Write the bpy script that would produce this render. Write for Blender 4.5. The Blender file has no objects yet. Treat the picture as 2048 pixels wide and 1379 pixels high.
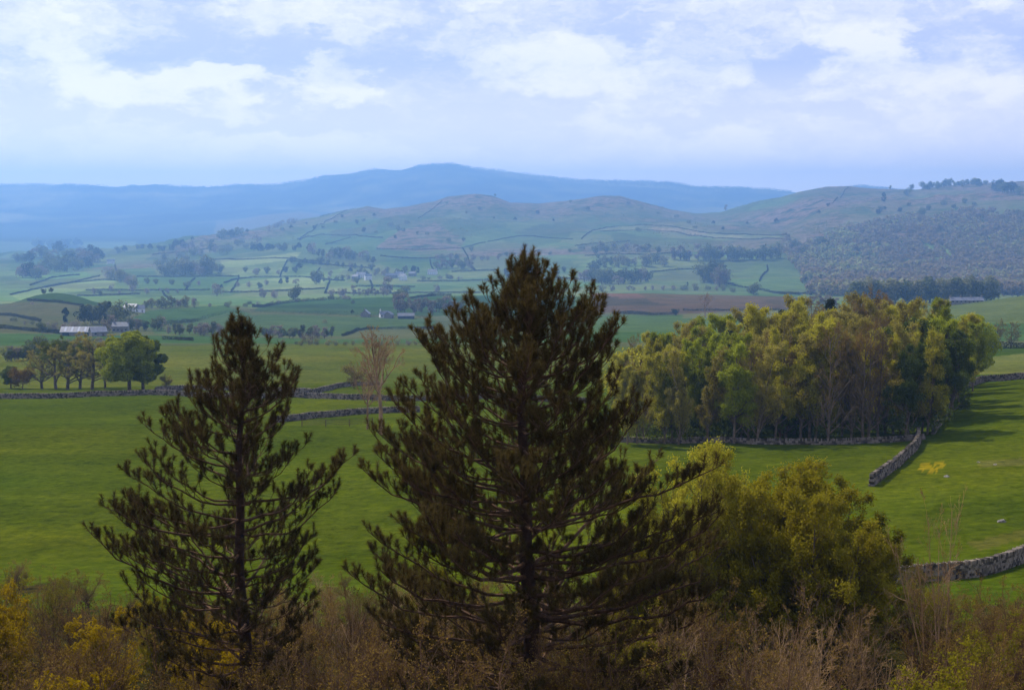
import bpy, math, random
import numpy as np

# ------------------------------------------------------------------ camera maths
W, H, F, CX, CY, V0 = 2048, 1379, 2813.0, 1024.0, 689.5, 430.0
EYE = 120.0
TH = math.atan((CY - V0) / F)
CT, ST = math.cos(TH), math.sin(TH)
D2 = math.radians

def ray(u, v):
    b = -(np.asarray(v, float) - CY) / F
    den = CT + b * ST
    return ((np.asarray(u, float) - CX) / F) / den, (-ST + b * CT) / den
def proj(x, y, z):
    zz = z - EYE
    dep = y * CT - zz * ST
    up = y * ST + zz * CT
    return CX + F * x / dep, CY - F * up / dep

# ------------------------------------------------------------------ helpers
SC = bpy.context.scene
COL = SC.collection
def mesh_np(name, V, faces_list, mats=(), fmat=None, smooth=False):
    """faces_list: list of int arrays (n,k)"""
    me = bpy.data.meshes.new(name)
    V = np.asarray(V, np.float32)
    me.vertices.add(len(V)); me.vertices.foreach_set('co', V.ravel())
    loops = np.concatenate([f.ravel() for f in faces_list]).astype(np.int32)
    cnt = np.concatenate([np.full(len(f), f.shape[1]) for f in faces_list]).astype(np.int32)
    st = np.concatenate([[0], np.cumsum(cnt)[:-1]]).astype(np.int32)
    me.loops.add(len(loops)); me.loops.foreach_set('vertex_index', loops)
    me.polygons.add(len(cnt)); me.polygons.foreach_set('loop_start', st); me.polygons.foreach_set('loop_total', cnt)
    for m in mats: me.materials.append(m)
    if fmat is not None: me.polygons.foreach_set('material_index', np.asarray(fmat, np.int32))
    me.polygons.foreach_set('use_smooth', np.full(len(cnt), bool(smooth)))
    me.update(calc_edges=True)
    return me
def ob(name, me, parent=None, loc=None):
    o = bpy.data.objects.new(name, me); COL.objects.link(o)
    if parent is not None: o.parent = parent
    if loc is not None: o.location = loc
    return o
def tag(o, label=None, cat=None, group=None, kind=None):
    if o.name.startswith(('stone_wall', 'field_wall')): kind = 'thing'
    if label: o['label'] = label
    if cat: o['category'] = cat
    if group: o['group'] = group
    if kind: o['kind'] = kind
    return o
def empty(name, loc=(0, 0, 0), rz=0.0):
    o = bpy.data.objects.new(name, None); COL.objects.link(o); o.empty_display_size = 0.5
    o.location = loc; o.rotation_euler = (0, 0, rz); return o
def nrm(a):
    return a / np.maximum(np.linalg.norm(a, axis=-1, keepdims=True), 1e-9)
def hashn(ix, iy, s):
    h = (ix.astype(np.int64) * 374761393 + iy.astype(np.int64) * 668265263 + s * 1274126177) & 0xffffffff
    h = ((h ^ (h >> 13)) * 1274126177) & 0xffffffff
    return ((h ^ (h >> 16)) & 0xffff) / 65535.0
def vnoise(x, y, s=0):
    xi, yi = np.floor(x), np.floor(y); fx, fy = x - xi, y - yi
    fx = fx * fx * (3 - 2 * fx); fy = fy * fy * (3 - 2 * fy)
    a = hashn(xi, yi, s); b = hashn(xi + 1, yi, s); c = hashn(xi, yi + 1, s); d = hashn(xi + 1, yi + 1, s)
    return (a * (1 - fx) + b * fx) * (1 - fy) + (c * (1 - fx) + d * fx) * fy - 0.5
def fbm(x, y, s=0, o=4):
    r = 0; a = 1.0
    for k in range(o):
        r = r + a * vnoise(x, y, s + k); x = x * 2.03; y = y * 2.03; a *= 0.5
    return r

# ------------------------------------------------------------------ materials
def new_mat(name):
    m = bpy.data.materials.new(name); m.use_nodes = True
    nt = m.node_tree; nt.nodes.clear()
    out = nt.nodes.new('ShaderNodeOutputMaterial')
    return m, nt, out
def ND(nt, t, **kw):
    n = nt.nodes.new(t)
    for k, v in kw.items(): setattr(n, k, v)
    return n
def noise(nt, scale, detail=4, rough=0.55, vec=None, coord='Object'):
    if vec is None:
        tc = ND(nt, 'ShaderNodeTexCoord'); vec = tc.outputs[coord]
    n = ND(nt, 'ShaderNodeTexNoise'); n.inputs['Scale'].default_value = scale
    n.inputs['Detail'].default_value = detail; n.inputs['Roughness'].default_value = rough
    nt.links.new(vec, n.inputs['Vector']); return n
def ramp(nt, src, stops):
    r = ND(nt, 'ShaderNodeValToRGB'); e = r.color_ramp.elements
    while len(e) < len(stops): e.new(0.5)
    for i, (p, c) in enumerate(stops):
        e[i].position = p; e[i].color = (c[0], c[1], c[2], 1)
    nt.links.new(src, r.inputs['Fac']); return r
def mixc(nt, fac, a, b, mode='MIX'):
    m = ND(nt, 'ShaderNodeMix', data_type='RGBA', blend_type=mode)
    for i, x in ((0, fac), (6, a), (7, b)):
        if hasattr(x, 'links'): nt.links.new(x, m.inputs[i])
        elif i == 0: m.inputs[0].default_value = x
        else: m.inputs[i].default_value = (x[0], x[1], x[2], 1)
    return m.outputs[2]
def leaf_mat(name, dark, light, scale=0.5, trans=0.3, third=None):
    m, nt, out = new_mat(name)
    geo = ND(nt, 'ShaderNodeNewGeometry'); oi = ND(nt, 'ShaderNodeObjectInfo')
    n = noise(nt, scale, 3, 0.6, geo.outputs['Position'])
    add = ND(nt, 'ShaderNodeMath', operation='MULTIPLY_ADD')
    nt.links.new(oi.outputs['Random'], add.inputs[0]); add.inputs[1].default_value = 0.5
    nt.links.new(n.outputs['Fac'], add.inputs[2])
    isl = ND(nt, 'ShaderNodeMath', operation='MULTIPLY_ADD')
    nt.links.new(geo.outputs['Random Per Island'], isl.inputs[0]); isl.inputs[1].default_value = 0.3
    nt.links.new(add.outputs[0], isl.inputs[2])
    st = [(0.45, dark), (1.05 if not third else 0.75, light)]
    if third: st = [(0.45, dark), (0.75, light), (1.0, third)]
    r = ramp(nt, isl.outputs[0], [(min(p, 1), c) for p, c in st])
    d = ND(nt, 'ShaderNodeBsdfDiffuse'); t = ND(nt, 'ShaderNodeBsdfTranslucent'); mx = ND(nt, 'ShaderNodeMixShader')
    nt.links.new(r.outputs[0], d.inputs[0]); nt.links.new(r.outputs[0], t.inputs[0])
    mx.inputs[0].default_value = trans
    nt.links.new(d.outputs[0], mx.inputs[1]); nt.links.new(t.outputs[0], mx.inputs[2])
    nt.links.new(mx.outputs[0], out.inputs[0]); return m
def rough_mat(name, c1, c2, scale=2.0, bump=0.0, rough=0.9, coord='Object', perisland=0.0, detail=5):
    m, nt, out = new_mat(name)
    n = noise(nt, scale, detail, 0.65, coord=coord)
    src = n.outputs['Fac']
    if perisland:
        geo = ND(nt, 'ShaderNodeNewGeometry'); a = ND(nt, 'ShaderNodeMath', operation='MULTIPLY_ADD')
        nt.links.new(geo.outputs['Random Per Island'], a.inputs[0]); a.inputs[1].default_value = perisland
        s2 = ND(nt, 'ShaderNodeMath', operation='MULTIPLY_ADD'); nt.links.new(src, s2.inputs[0])
        s2.inputs[1].default_value = 1.0 - perisland * 0.5; s2.inputs[2].default_value = -0.25 * perisland
        nt.links.new(s2.outputs[0], a.inputs[2]); src = a.outputs[0]
    r = ramp(nt, src, [(0.3, c1), (0.7, c2)])
    p = ND(nt, 'ShaderNodeBsdfPrincipled'); nt.links.new(r.outputs[0], p.inputs['Base Color'])
    p.inputs['Roughness'].default_value = rough
    p.inputs['Specular IOR Level'].default_value = 0.2
    if bump:
        b = ND(nt, 'ShaderNodeBump'); b.inputs['Strength'].default_value = bump; b.inputs['Distance'].default_value = 0.1
        nt.links.new(n.outputs['Fac'], b.inputs['Height']); nt.links.new(b.outputs[0], p.inputs['Normal'])
    nt.links.new(p.outputs[0], out.inputs[0]); return m

def ground_mat():
    m, nt, out = new_mat('turf_and_fields')
    at = ND(nt, 'ShaderNodeAttribute'); at.attribute_name = 'field'
    rg = ND(nt, 'ShaderNodeAttribute'); rg.attribute_name = 'rough'
    geo = ND(nt, 'ShaderNodeNewGeometry')
    sc = ND(nt, 'ShaderNodeMapping'); sc.inputs['Scale'].default_value = (1, 1, 0.6)
    nt.links.new(geo.outputs['Position'], sc.inputs['Vector'])
    n1 = noise(nt, 0.035, 6, 0.65, sc.outputs[0])      # broad mottling
    n2 = noise(nt, 0.9, 5, 0.75, sc.outputs[0])         # tufts
    n3 = noise(nt, 0.008, 5, 0.6, sc.outputs[0])
    # mow / graze streaks running across the slope
    mp = ND(nt, 'ShaderNodeMapping'); mp.inputs['Scale'].default_value = (0.02, 0.16, 0.1)
    nt.links.new(geo.outputs['Position'], mp.inputs['Vector'])
    n4 = noise(nt, 1.0, 6, 0.75, mp.outputs[0])
    r1 = ramp(nt, n1.outputs['Fac'], [(0.3, (0.62, 0.68, 0.6)), (0.7, (1.35, 1.28, 1.3))])
    r2 = ramp(nt, n2.outputs['Fac'], [(0.32, (0.5, 0.56, 0.45)), (0.7, (1.5, 1.4, 1.35))])
    r3 = ramp(nt, n3.outputs['Fac'], [(0.35, (0.86, 0.9, 0.85)), (0.65, (1.14, 1.08, 1.1))])
    r4 = ramp(nt, n4.outputs['Fac'], [(0.3, (0.7, 0.78, 0.7)), (0.65, (1.22, 1.14, 1.1))])
    c = mixc(nt, 0.75, at.outputs['Color'], r1.outputs[0], 'MULTIPLY')
    c = mixc(nt, 0.85, c, r2.outputs[0], 'MULTIPLY')
    c = mixc(nt, 1.0, c, r3.outputs[0], 'MULTIPLY')
    c = mixc(nt, 0.8, c, r4.outputs[0], 'MULTIPLY')
    n6 = noise(nt, 0.33, 6, 0.8, sc.outputs[0])
    r6 = ramp(nt, n6.outputs['Fac'], [(0.33, (0.55, 0.62, 0.5)), (0.43, (1, 1, 1)), (0.66, (1, 1, 1)), (0.74, (1.35, 1.2, 1.1))])
    c = mixc(nt, 0.9, c, r6.outputs[0], 'MULTIPLY')
    # rough hill ground: bracken brown and grey rock through the turf
    n5 = noise(nt, 0.02, 8, 0.75, sc.outputs[0])
    r5 = ramp(nt, n5.outputs['Fac'], [(0.38, (0.02, 0.028, 0.018)), (0.45, (0.085, 0.1, 0.045)), (0.5, (0.15, 0.085, 0.05)), (0.55, (0.26, 0.19, 0.15)), (0.62, (0.06, 0.06, 0.035))])
    c = mixc(nt, rg.outputs['Fac'], c, r5.outputs[0])
    p = ND(nt, 'ShaderNodeBsdfPrincipled'); nt.links.new(c, p.inputs['Base Color'])
    p.inputs['Roughness'].default_value = 1.0; p.inputs['Specular IOR Level'].default_value = 0.0
    b = ND(nt, 'ShaderNodeBump'); b.inputs['Strength'].default_value = 0.55; b.inputs['Distance'].default_value = 0.5
    nt.links.new(n2.outputs['Fac'], b.inputs['Height'])
    b2 = ND(nt, 'ShaderNodeBump'); b2.inputs['Strength'].default_value = 0.7; b2.inputs['Distance'].default_value = 6.0
    nt.links.new(n1.outputs['Fac'], b2.inputs['Height']); nt.links.new(b.outputs[0], b2.inputs['Normal'])
    b3 = ND(nt, 'ShaderNodeBump'); b3.inputs['Distance'].default_value = 16.0
    nt.links.new(rg.outputs['Fac'], b3.inputs['Strength']); nt.links.new(n5.outputs['Fac'], b3.inputs['Height']); nt.links.new(b2.outputs[0], b3.inputs['Normal'])
    nt.links.new(b3.outputs[0], p.inputs['Normal'])
    nt.links.new(p.outputs[0], out.inputs[0]); return m

MG = ground_mat()
M_BARK = rough_mat('pine_bark', (0.022, 0.011, 0.007), (0.085, 0.045, 0.026), 6, 0.8)
M_LIMB = rough_mat('pine_limb_bark', (0.035, 0.018, 0.01), (0.16, 0.085, 0.045), 8, 0.3)
M_NEEDLE = leaf_mat('pine_needles', (0.026, 0.02, 0.008), (0.112, 0.08, 0.025), 1.2, 0.35)
M_TBARK = rough_mat('grey_brown_bark', (0.05, 0.036, 0.024), (0.18, 0.135, 0.09), 2, 0.4)
M_WBARK = rough_mat('woodland_bark', (0.07, 0.05, 0.032), (0.24, 0.175, 0.115), 1.5, 0.3)
M_TWIG = rough_mat('pale_twig_bark', (0.12, 0.07, 0.035), (0.5, 0.31, 0.16), 0.6, 0)
M_TWIGD = rough_mat('brown_twig_bark', (0.05, 0.026, 0.013), (0.23, 0.12, 0.06), 0.6, 0)
M_BUD = leaf_mat('brown_buds', (0.075, 0.045, 0.012), (0.27, 0.17, 0.035), 0.4, 0.3)
M_YEL = leaf_mat('yellow_spring_leaves', (0.17, 0.11, 0.005), (0.38, 0.26, 0.008), 0.6, 0.4)
M_SHG = leaf_mat('olive_birch_leaves', (0.085, 0.08, 0.007), (0.26, 0.22, 0.015), 0.7, 0.5)
M_LG = leaf_mat('fresh_green_leaves', (0.1, 0.115, 0.01), (0.31, 0.34, 0.025), 0.35, 0.5)
M_LY = leaf_mat('yellow_green_leaves', (0.15, 0.135, 0.012), (0.42, 0.38, 0.035), 0.35, 0.5)
M_LB = leaf_mat('bronze_opening_leaves', (0.15, 0.12, 0.025), (0.34, 0.29, 0.055), 0.35, 0.5)
M_LD = leaf_mat('dark_green_leaves', (0.045, 0.06, 0.012), (0.13, 0.16, 0.025), 0.35, 0.3)
M_CON = leaf_mat('conifer_needles', (0.015, 0.022, 0.012), (0.04, 0.05, 0.025), 0.5, 0.15)
M_FT = leaf_mat('bare_far_twigs', (0.09, 0.075, 0.06), (0.26, 0.215, 0.17), 0.05, 0.45)
M_FG = leaf_mat('far_green_leaves', (0.05, 0.066, 0.03), (0.16, 0.18, 0.075), 0.03, 0.45)
M_FP = leaf_mat('far_pale_leaves', (0.09, 0.11, 0.05), (0.25, 0.24, 0.11), 0.03, 0.45)
M_FD = leaf_mat('far_dark_leaves', (0.014, 0.022, 0.012), (0.035, 0.045, 0.02), 0.03, 0.1)
M_HEDGE = leaf_mat('hedge_leaves', (0.02, 0.026, 0.01), (0.06, 0.06, 0.026), 0.2, 0.1)
M_STONE = rough_mat('dry_limestone', (0.05, 0.039, 0.029), (0.25, 0.2, 0.155), 0.9, 0.6, perisland=0.55)
M_ROCK = rough_mat('boulder_limestone', (0.08, 0.07, 0.06), (0.3, 0.27, 0.24), 1.5, 0.6)
M_WHITE = rough_mat('white_render', (0.62, 0.61, 0.59), (0.75, 0.74, 0.73), 0.5, 0.1)
M_GREYW = rough_mat('grey_stone_wall', (0.12, 0.11, 0.095), (0.26, 0.24, 0.21), 1.2, 0.4)
M_SLATE = rough_mat('blue_grey_slate', (0.08, 0.085, 0.105), (0.16, 0.17, 0.2), 1.0, 0.2, 0.6)
M_GLASS = rough_mat('dark_window_pane', (0.015, 0.02, 0.025), (0.04, 0.05, 0.06), 1, 0, 0.1)
M_SHEET = rough_mat('weathered_roof_sheet', (0.11, 0.115, 0.15), (0.22, 0.23, 0.28), 0.4, 0.1, 0.5)
M_SKYL = rough_mat('white_roof_panel', (0.3, 0.32, 0.4), (0.42, 0.44, 0.5), 0.5, 0, 0.3)
M_WOODP = rough_mat('weathered_timber', (0.06, 0.04, 0.028), (0.16, 0.115, 0.08), 3, 0.2)

# ------------------------------------------------------------------ terrain
def Uof(u, v):                       # photo column -> column parameter (x/y * F + CX)
    return CX + F * ray(u, v)[0]
hcon = lambda h: ('h', h)
RIDGE = [(-600, 520), (0, 515), (180, 512), (250, 508), (300, 499), (400, 476), (500, 461), (560, 446), (640, 432), (700, 418), (735, 411), (770, 417),
         (810, 412), (870, 401), (895, 391), (950, 386), (985, 389), (1020, 403), (1080, 405), (1120, 401), (1170, 395), (1205, 390), (1240, 391), (1280, 401),
         (1340, 417), (1390, 427), (1440, 424), (1480, 411), (1520, 400), (1560, 393), (1600, 382), (1650, 373), (1700, 371), (1760, 377), (1830, 378),
         (1900, 369), (1970, 365), (2040, 362), (2400, 350), (3200, 370)]
FAR = [(-700, 380), (0, 370), (60, 369), (130, 369), (200, 371), (238, 373), (262, 369), (310, 368), (370, 373), (430, 373), (480, 370), (560, 368), (620, 358), (650, 349),
       (700, 347), (740, 338), (800, 339), (850, 329), (905, 327), (960, 337), (1030, 343), (1090, 353), (1160, 360), (1250, 362), (1340, 364),
       (1400, 374), (1480, 375), (1540, 378), (1600, 384), (1660, 377), (1720, 371), (1780, 377), (1830, 381), (2048, 380), (2700, 372), (3400, 380)]
def shift(lst, dv): return [(u, v + dv) for u, v in lst]
KEYS = [
 (14, 8.5), (24, 11.8), (35, 15.2), (60, 20.7),
 (90, [(0, 1212), (1024, 1190), (1500, 1195), (2048, 1172)]),
 (115, [(0, 1120), (600, 1118), (1024, 1100), (1500, 1110), (2048, 1080)]),
 (150, [(0, 968), (600, 965), (1024, 955), (1740, 945), (2048, 930)]),
 (200, [(0, 850), (600, 848), (1024, 850), (1300, 862), (1800, 846), (2048, 818)]),
 (235, [(0, 826), (600, 822), (1024, 822), (1500, 820), (1800, 800), (2048, 775)]),
 (262, [(0, 799), (300, 789), (560, 795), (1000, 792), (1400, 800), (1800, 785), (2048, 757)]),
 (300, [(0, 780), (600, 776), (1024, 780), (1600, 765), (2048, 742)]),
 (350, [(0, 765), (600, 750), (1024, 752), (1600, 745), (2048, 728)]),
 (500, [(0, 702), (600, 694), (1000, 698), (1400, 700), (1700, 695), (2048, 702)]),
 (560, [(0, 694), (600, 689), (1000, 690), (1400, 690), (1700, 690), (2048, 692)]),
 (680, [(0, 676), (300, 676), (600, 684), (1000, 684), (1400, 668), (1700, 668), (2048, 672)]),
 (760, [(0, 666), (130, 669), (400, 674), (600, 678), (800, 681), (1200, 664), (1700, 660), (1900, 650), (2048, 642)]),
 (1000, [(0, 640), (250, 644), (400, 650), (520, 652), (700, 656), (1024, 650), (1300, 640), (1600, 636), (1850, 612), (1960, 602), (2048, 589), (2400, 570)]),
 (1150, [(0, 622), (60, 612), (110, 604), (165, 608), (300, 630), (393, 642), (454, 626), (600, 630), (850, 635), (1200, 631), (1500, 628), (1850, 616), (1960, 612), (2048, 600), (2400, 590)]),
 (1260, [(0, 612), (40, 600), (75, 587), (110, 583), (150, 587), (190, 603), (260, 617), (330, 613), (420, 610), (520, 616), (600, 620), (850, 622), (1200, 618), (1560, 614), (1850, 606), (2048, 604)]),
 (1500, [(0, 607), (200, 609), (400, 610), (520, 611), (600, 601), (700, 597), (800, 592), (900, 590), (1024, 588), (1200, 584), (1300, 583), (1560, 594), (1700, 598), (2048, 600)]),
 (1620, [(0, 603), (200, 604), (520, 605), (700, 600), (1024, 592), (1300, 588), (1600, 594), (2048, 598)]),
 (2000, [(0, 588), (600, 588), (1024, 586), (1500, 588), (2048, 588)]),
 (2600, [(-600, 556), (0, 556), (400, 557), (700, 556), (1024, 552), (1400, 550), (1500, 544), (1620, 540), (1800, 536), (2048, 528), (2600, 520)]),
 (3200, [(-600, 533), (0, 531), (300, 527), (450, 515), (600, 508), (900, 500), (1200, 492), (1350, 487), (1500, 484), (1620, 470), (1800, 455), (2048, 440), (2600, 430)]),
 (3800, [(-600, 518), (0, 516), (300, 508), (450, 486), (600, 474), (750, 466), (900, 458), (1050, 458), (1200, 450), (1350, 450), (1450, 456), (1560, 455), (1650, 425), (1800, 415), (2048, 398), (2600, 390)]),
 (4300, [(-600, 508), (0, 507), (300, 497), (450, 473), (600, 452), (750, 436), (900, 422), (980, 420), (1050, 428), (1200, 420), (1350, 436), (1430, 440), (1560, 418), (1650, 398), (1800, 392), (2048, 378), (2600, 370)]),
 (4800, RIDGE),
 (5300, shift(RIDGE, 14)),
 (6600, [(-700, 480), (2800, 480)]),
 (7600, [(-700, 474), (0, 472), (300, 470), (450, 452), (520, 436), (600, 430), (750, 445), (1000, 465), (3000, 465)]),
 (8200, [(-700, 462), (0, 460), (300, 458), (450, 446), (520, 432), (600, 424), (750, 440), (1000, 450), (3000, 450)]),
 (9600, [(-700, 415), (0, 418), (200, 425), (400, 412), (600, 408), (800, 392), (950, 380), (1100, 400), (1300, 412), (1500, 412), (2000, 415), (3000, 415)]),
 (10600, shift(FAR, 15)),
 (11500, FAR),
 (12600, shift(FAR, 14)),
]
UC = np.concatenate([np.linspace(-4200, -130, 60), np.arange(-100, 2149, 4.0), np.linspace(2180, 6300, 60)])
NR = 640
DR = np.exp(np.linspace(math.log(14.0), math.log(12600.0), NR))
def build_Z():
    kz = []; kd = []
    for d, spec in KEYS:
        if isinstance(spec, list):
            us = np.array([Uof(u, v) for u, v in spec]); ts = np.array([float(ray(u, v)[1]) for u, v in spec])
            row = np.interp(UC, us, ts) * d
        else: row = np.full(len(UC), -float(spec))
        kz.append(row); kd.append(d)
    kz = np.array(kz); kd = np.array(kd, float)
    Z = np.empty((len(UC), NR))
    for i in range(len(UC)): Z[i] = np.interp(DR, kd, kz[:, i])
    # light smoothing along depth (keeps crests beyond 4 km crisp)
    for it in range(5):
        S = Z.copy(); S[:, 1:-1] = 0.25 * Z[:, :-2] + 0.5 * Z[:, 1:-1] + 0.25 * Z[:, 2:]
        w = np.clip((3600 - DR) / 800, 0, 1)[None, :]
        if it < 2: w = np.maximum(w, 0.5)
        Z = Z * (1 - w) + S * w
    for it in range(8):
        S = Z.copy(); S[1:-1] = 0.25 * Z[:-2] + 0.5 * Z[1:-1] + 0.25 * Z[2:]
        w = np.clip((3600 - DR) / 800, 0, 1)[None, :]
        Z = Z * (1 - w) + S * w
    X = (UC[:, None] - CX) / F * DR[None, :]; Y = np.broadcast_to(DR[None, :], X.shape)
    n = 0.25 * fbm(X / 9, Y / 9, 3) * np.clip((Y - 20) / 60, 0, 1)
    n = n + 1.2 * fbm(X / 60, Y / 60, 5) * np.clip((Y - 60) / 300, 0, 1)
    n = n + 3.0 * fbm(X / 260, Y / 260, 11) * np.clip((Y - 900) / 1500, 0, 1)
    n = n + 26 * fbm(X / 230, Y / 320, 21) * np.clip((Y - 3000) / 900, 0, 1) * np.clip((4650 - Y) / 350, .12, 1) * np.clip((6200 - Y) / 800, 0, 1)
    n = n + 13 * fbm(X / 70, Y / 110, 31) * np.clip((Y - 3400) / 700, 0, 1) * np.clip((4700 - Y) / 300, .2, 1) * np.clip((6200 - Y) / 800, 0, 1)
    n = n + 34 * fbm(X / 700, Y / 700, 41) * np.clip((Y - 8000) / 1000, 0, 1) * np.clip((11300 - Y) / 500, 0, 1)
    n = n + 9 * (vnoise(X / 28, Y / 60, 51) + vnoise(X / 60, Y / 60, 52)) * np.clip((Y - 8800) / 800, 0, 1)
    Z = Z + n
    return X, Y, Z + EYE
TX, TY, TZ = build_Z()
TT = (TZ - EYE) / TY                      # tangent of elevation per grid vertex
TU, TV = proj(TX, TY, TZ)

def z_at(x, y):
    x = np.atleast_1d(np.asarray(x, float)); y = np.atleast_1d(np.asarray(y, float))
    ui = np.interp(CX + F * x / y, UC, np.arange(len(UC)))
    ri = (np.log(np.clip(y, 14, 12600)) - math.log(14.0)) / (math.log(12600.0) - math.log(14.0)) * (NR - 1)
    i0 = np.clip(ui.astype(int), 0, len(UC) - 2); j0 = np.clip(ri.astype(int), 0, NR - 2)
    fu = ui - i0; fr = ri - j0
    a = TZ[i0, j0] * (1 - fu) + TZ[i0 + 1, j0] * fu; b = TZ[i0, j0 + 1] * (1 - fu) + TZ[i0 + 1, j0 + 1] * fu
    return a * (1 - fr) + b * fr
def hit(u, v, dmin=14.0, dmax=12600.0):
    """first terrain point met by the line of sight through photo pixel (u,v)"""
    a, t = ray(u, v); U = CX + F * float(a)
    ui = float(np.interp(U, UC, np.arange(len(UC)))); i0 = min(int(ui), len(UC) - 2); f = ui - i0
    col = TT[i0] * (1 - f) + TT[i0 + 1] * f
    m = (DR >= dmin) & (DR <= dmax)
    idx = np.nonzero(m & (col >= float(t)))[0]
    if len(idx) == 0:
        js = np.nonzero(m)[0]; j = js[np.argmax(col[js])]; d = DR[j]
    else:
        j = idx[0]
        if j > 0 and DR[j - 1] >= dmin * 0.99:
            c0, c1 = col[j - 1], col[j]; k = (float(t) - c0) / max(c1 - c0, 1e-9)
            d = DR[j - 1] + (DR[j] - DR[j - 1]) * min(max(k, 0), 1)
        else: d = DR[j]
    x = float(a) * d
    return np.array([x, d, float(z_at(x, d)[0])])

def pip(px, py, poly):
    ins = np.zeros(px.shape, bool); n = len(poly); j = n - 1
    for i in range(n):
        xi, yi = poly[i]; xj, yj = poly[j]
        if yi != yj:
            c = ((yi > py) != (yj > py)) & (px < (xj - xi) * (py - yi) / (yj - yi) + xi)
            ins ^= c
        j = i
    return ins

C_NEAR = (0.086, 0.122, 0.005); C_MIDL = (0.135, 0.16, 0.022); C_GRN = (0.075, 0.15, 0.035); C_PALE = (0.27, 0.34, 0.13)
C_VAL = (0.18, 0.26, 0.085); C_DRK = (0.06, 0.115, 0.035); C_OLIVE = (0.13, 0.15, 0.06); C_PLOUGH = (0.145, 0.098, 0.06)
C_HILL = (0.13, 0.19, 0.075); C_SCRUB = (0.06, 0.052, 0.016); C_FAR = (0.05, 0.07, 0.04); C_HILLB = (0.17, 0.13, 0.085)
colr = np.zeros(TX.shape + (3,)); rough = np.zeros(TX.shape)
def setc(mask, c, r=None, soft=1.0):
    colr[mask] = colr[mask] * (1 - soft) + np.array(c) * soft
    if r is not None: rough[mask] = r
def paint(poly, c, dmin, dmax, r=None, soft=1.0):
    m = (TY >= dmin) & (TY <= dmax); idx = np.nonzero(m)
    ins = pip(TU[idx], TV[idx], poly); mm = np.zeros(TX.shape, bool); mm[idx[0][ins], idx[1][ins]] = True
    setc(mm, c, r, soft)
setc(TY < 1e9, C_NEAR, 0)
wob = 26 * fbm(TX / 14, TY / 14, 77)
lim = np.interp(TU, [1500, 1800], [88, 78]); wob = wob * np.interp(TU, [1500, 1800], [1, .35])
setc(TY + wob < lim, C_SCRUB, 0.0)
setc((TY > 320) & (TX < 60), C_MIDL); setc((TY > 262) & (TX >= 60), (0.062, 0.108, 0.008))
setc(TY > 545, C_OLIVE); setc(TY > 600, C_GRN)
setc(TY > 760, C_OLIVE); setc(TY > 1260, C_VAL); setc(TY > 2900, C_HILL); setc(TY > 6000, C_FAR)
PA = paint
PA([(-200, 662), (130, 668), (215, 675), (215, 690), (-200, 692)], C_GRN, 560, 900)
PA([(-200, 600), (60, 600), (160, 608), (240, 640), (200, 668), (-200, 662)], (0.11, 0.125, 0.045), 740, 1400, 0.12)
PA([(20, 606), (110, 575), (180, 600), (245, 618), (165, 609), (65, 603)], C_DRK, 1000, 1400)
PA([(240, 648), (300, 620), (450, 610), (500, 628), (454, 628), (393, 642), (301, 655)], C_GRN, 760, 1400)
PA([(301, 656), (393, 643), (454, 629), (600, 630), (870, 638), (870, 655), (729, 657), (684, 672), (560, 672), (310, 668)], (0.09, 0.15, 0.045), 740, 1400)
PA([(506, 622), (520, 612), (600, 600), (700, 594), (790, 590), (900, 588), (1150, 590), (1150, 632), (850, 634), (700, 630), (598, 625)], C_DRK, 1150, 1700)
PA([(1130, 632), (1560, 628), (1560, 660), (1130, 665)], (0.10, 0.17, 0.05), 740, 1400)
PA([(1365, 622), (1560, 620), (1560, 634), (1365, 636)], (0.17, 0.18, 0.07), 740, 1400)
PA([(1180, 578), (1300, 578), (1440, 583), (1580, 592), (1600, 618), (1560, 619), (1350, 628), (1180, 624)], C_PLOUGH, 1100, 1650)
PA([(1700, 600), (1900, 612), (1960, 600), (2048, 585), (2200, 570), (2200, 650), (1960, 645), (1800, 650)], (0.135, 0.18, 0.055), 700, 1400)
PA([(1940, 718), (2200, 690), (2200, 748), (1940, 752)], (0.17, 0.19, 0.05), 300, 700)
# valley floor fields
PA([(273, 553), (478, 553), (440, 582), (325, 580), (273, 575)], (0.12, 0.21, 0.06), 1700, 3200)
PA([(222, 532), (300, 530), (316, 550), (225, 553)], (0.10, 0.19, 0.05), 1700, 3600)
PA([(440, 520), (600, 505), (570, 553), (500, 555), (440, 548)], C_PALE, 1700, 3800)
PA([(140, 484), (270, 482), (290, 500), (180, 503)], (0.16, 0.22, 0.09), 3300, 6500)
PA([(-100, 475), (110, 478), (90, 500), (-100, 500)], (0.15, 0.2, 0.09), 3300, 6500)
PA([(20, 590), (110, 568), (230, 545), (230, 575), (120, 585), (40, 600)], C_PALE, 1400, 3400)
PA([(598, 481), (632, 469), (700, 469), (766, 476), (700, 488), (650, 490)], (0.10, 0.18, 0.07), 2900, 5000)
PA([(560, 556), (650, 552), (650, 576), (448, 583), (506, 560)], C_PALE, 1700, 2800)
PA([(650, 574), (780, 574), (810, 585), (650, 587)], C_PALE, 1400, 2800)
PA([(834, 565), (990, 562), (1000, 584), (820, 584)], (0.18, 0.26, 0.1), 1500, 2800)
PA([(855, 500), (923, 497), (975, 484), (1043, 473), (1146, 478), (1200, 500), (1150, 540), (992, 545), (870, 520)], (0.16, 0.22, 0.085), 2500, 4400)
PA([(1180, 462), (1230, 454), (1350, 457), (1433, 468), (1567, 471), (1567, 478), (1433, 478), (1348, 463), (1231, 460)], (0.26, 0.25, 0.14), 2900, 4600, 0)
PA([(1150, 480), (1230, 461), (1348, 464), (1433, 479), (1560, 479), (1560, 500), (1350, 500), (1180, 510)], (0.15, 0.2, 0.085), 2700, 4600, 0)
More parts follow.
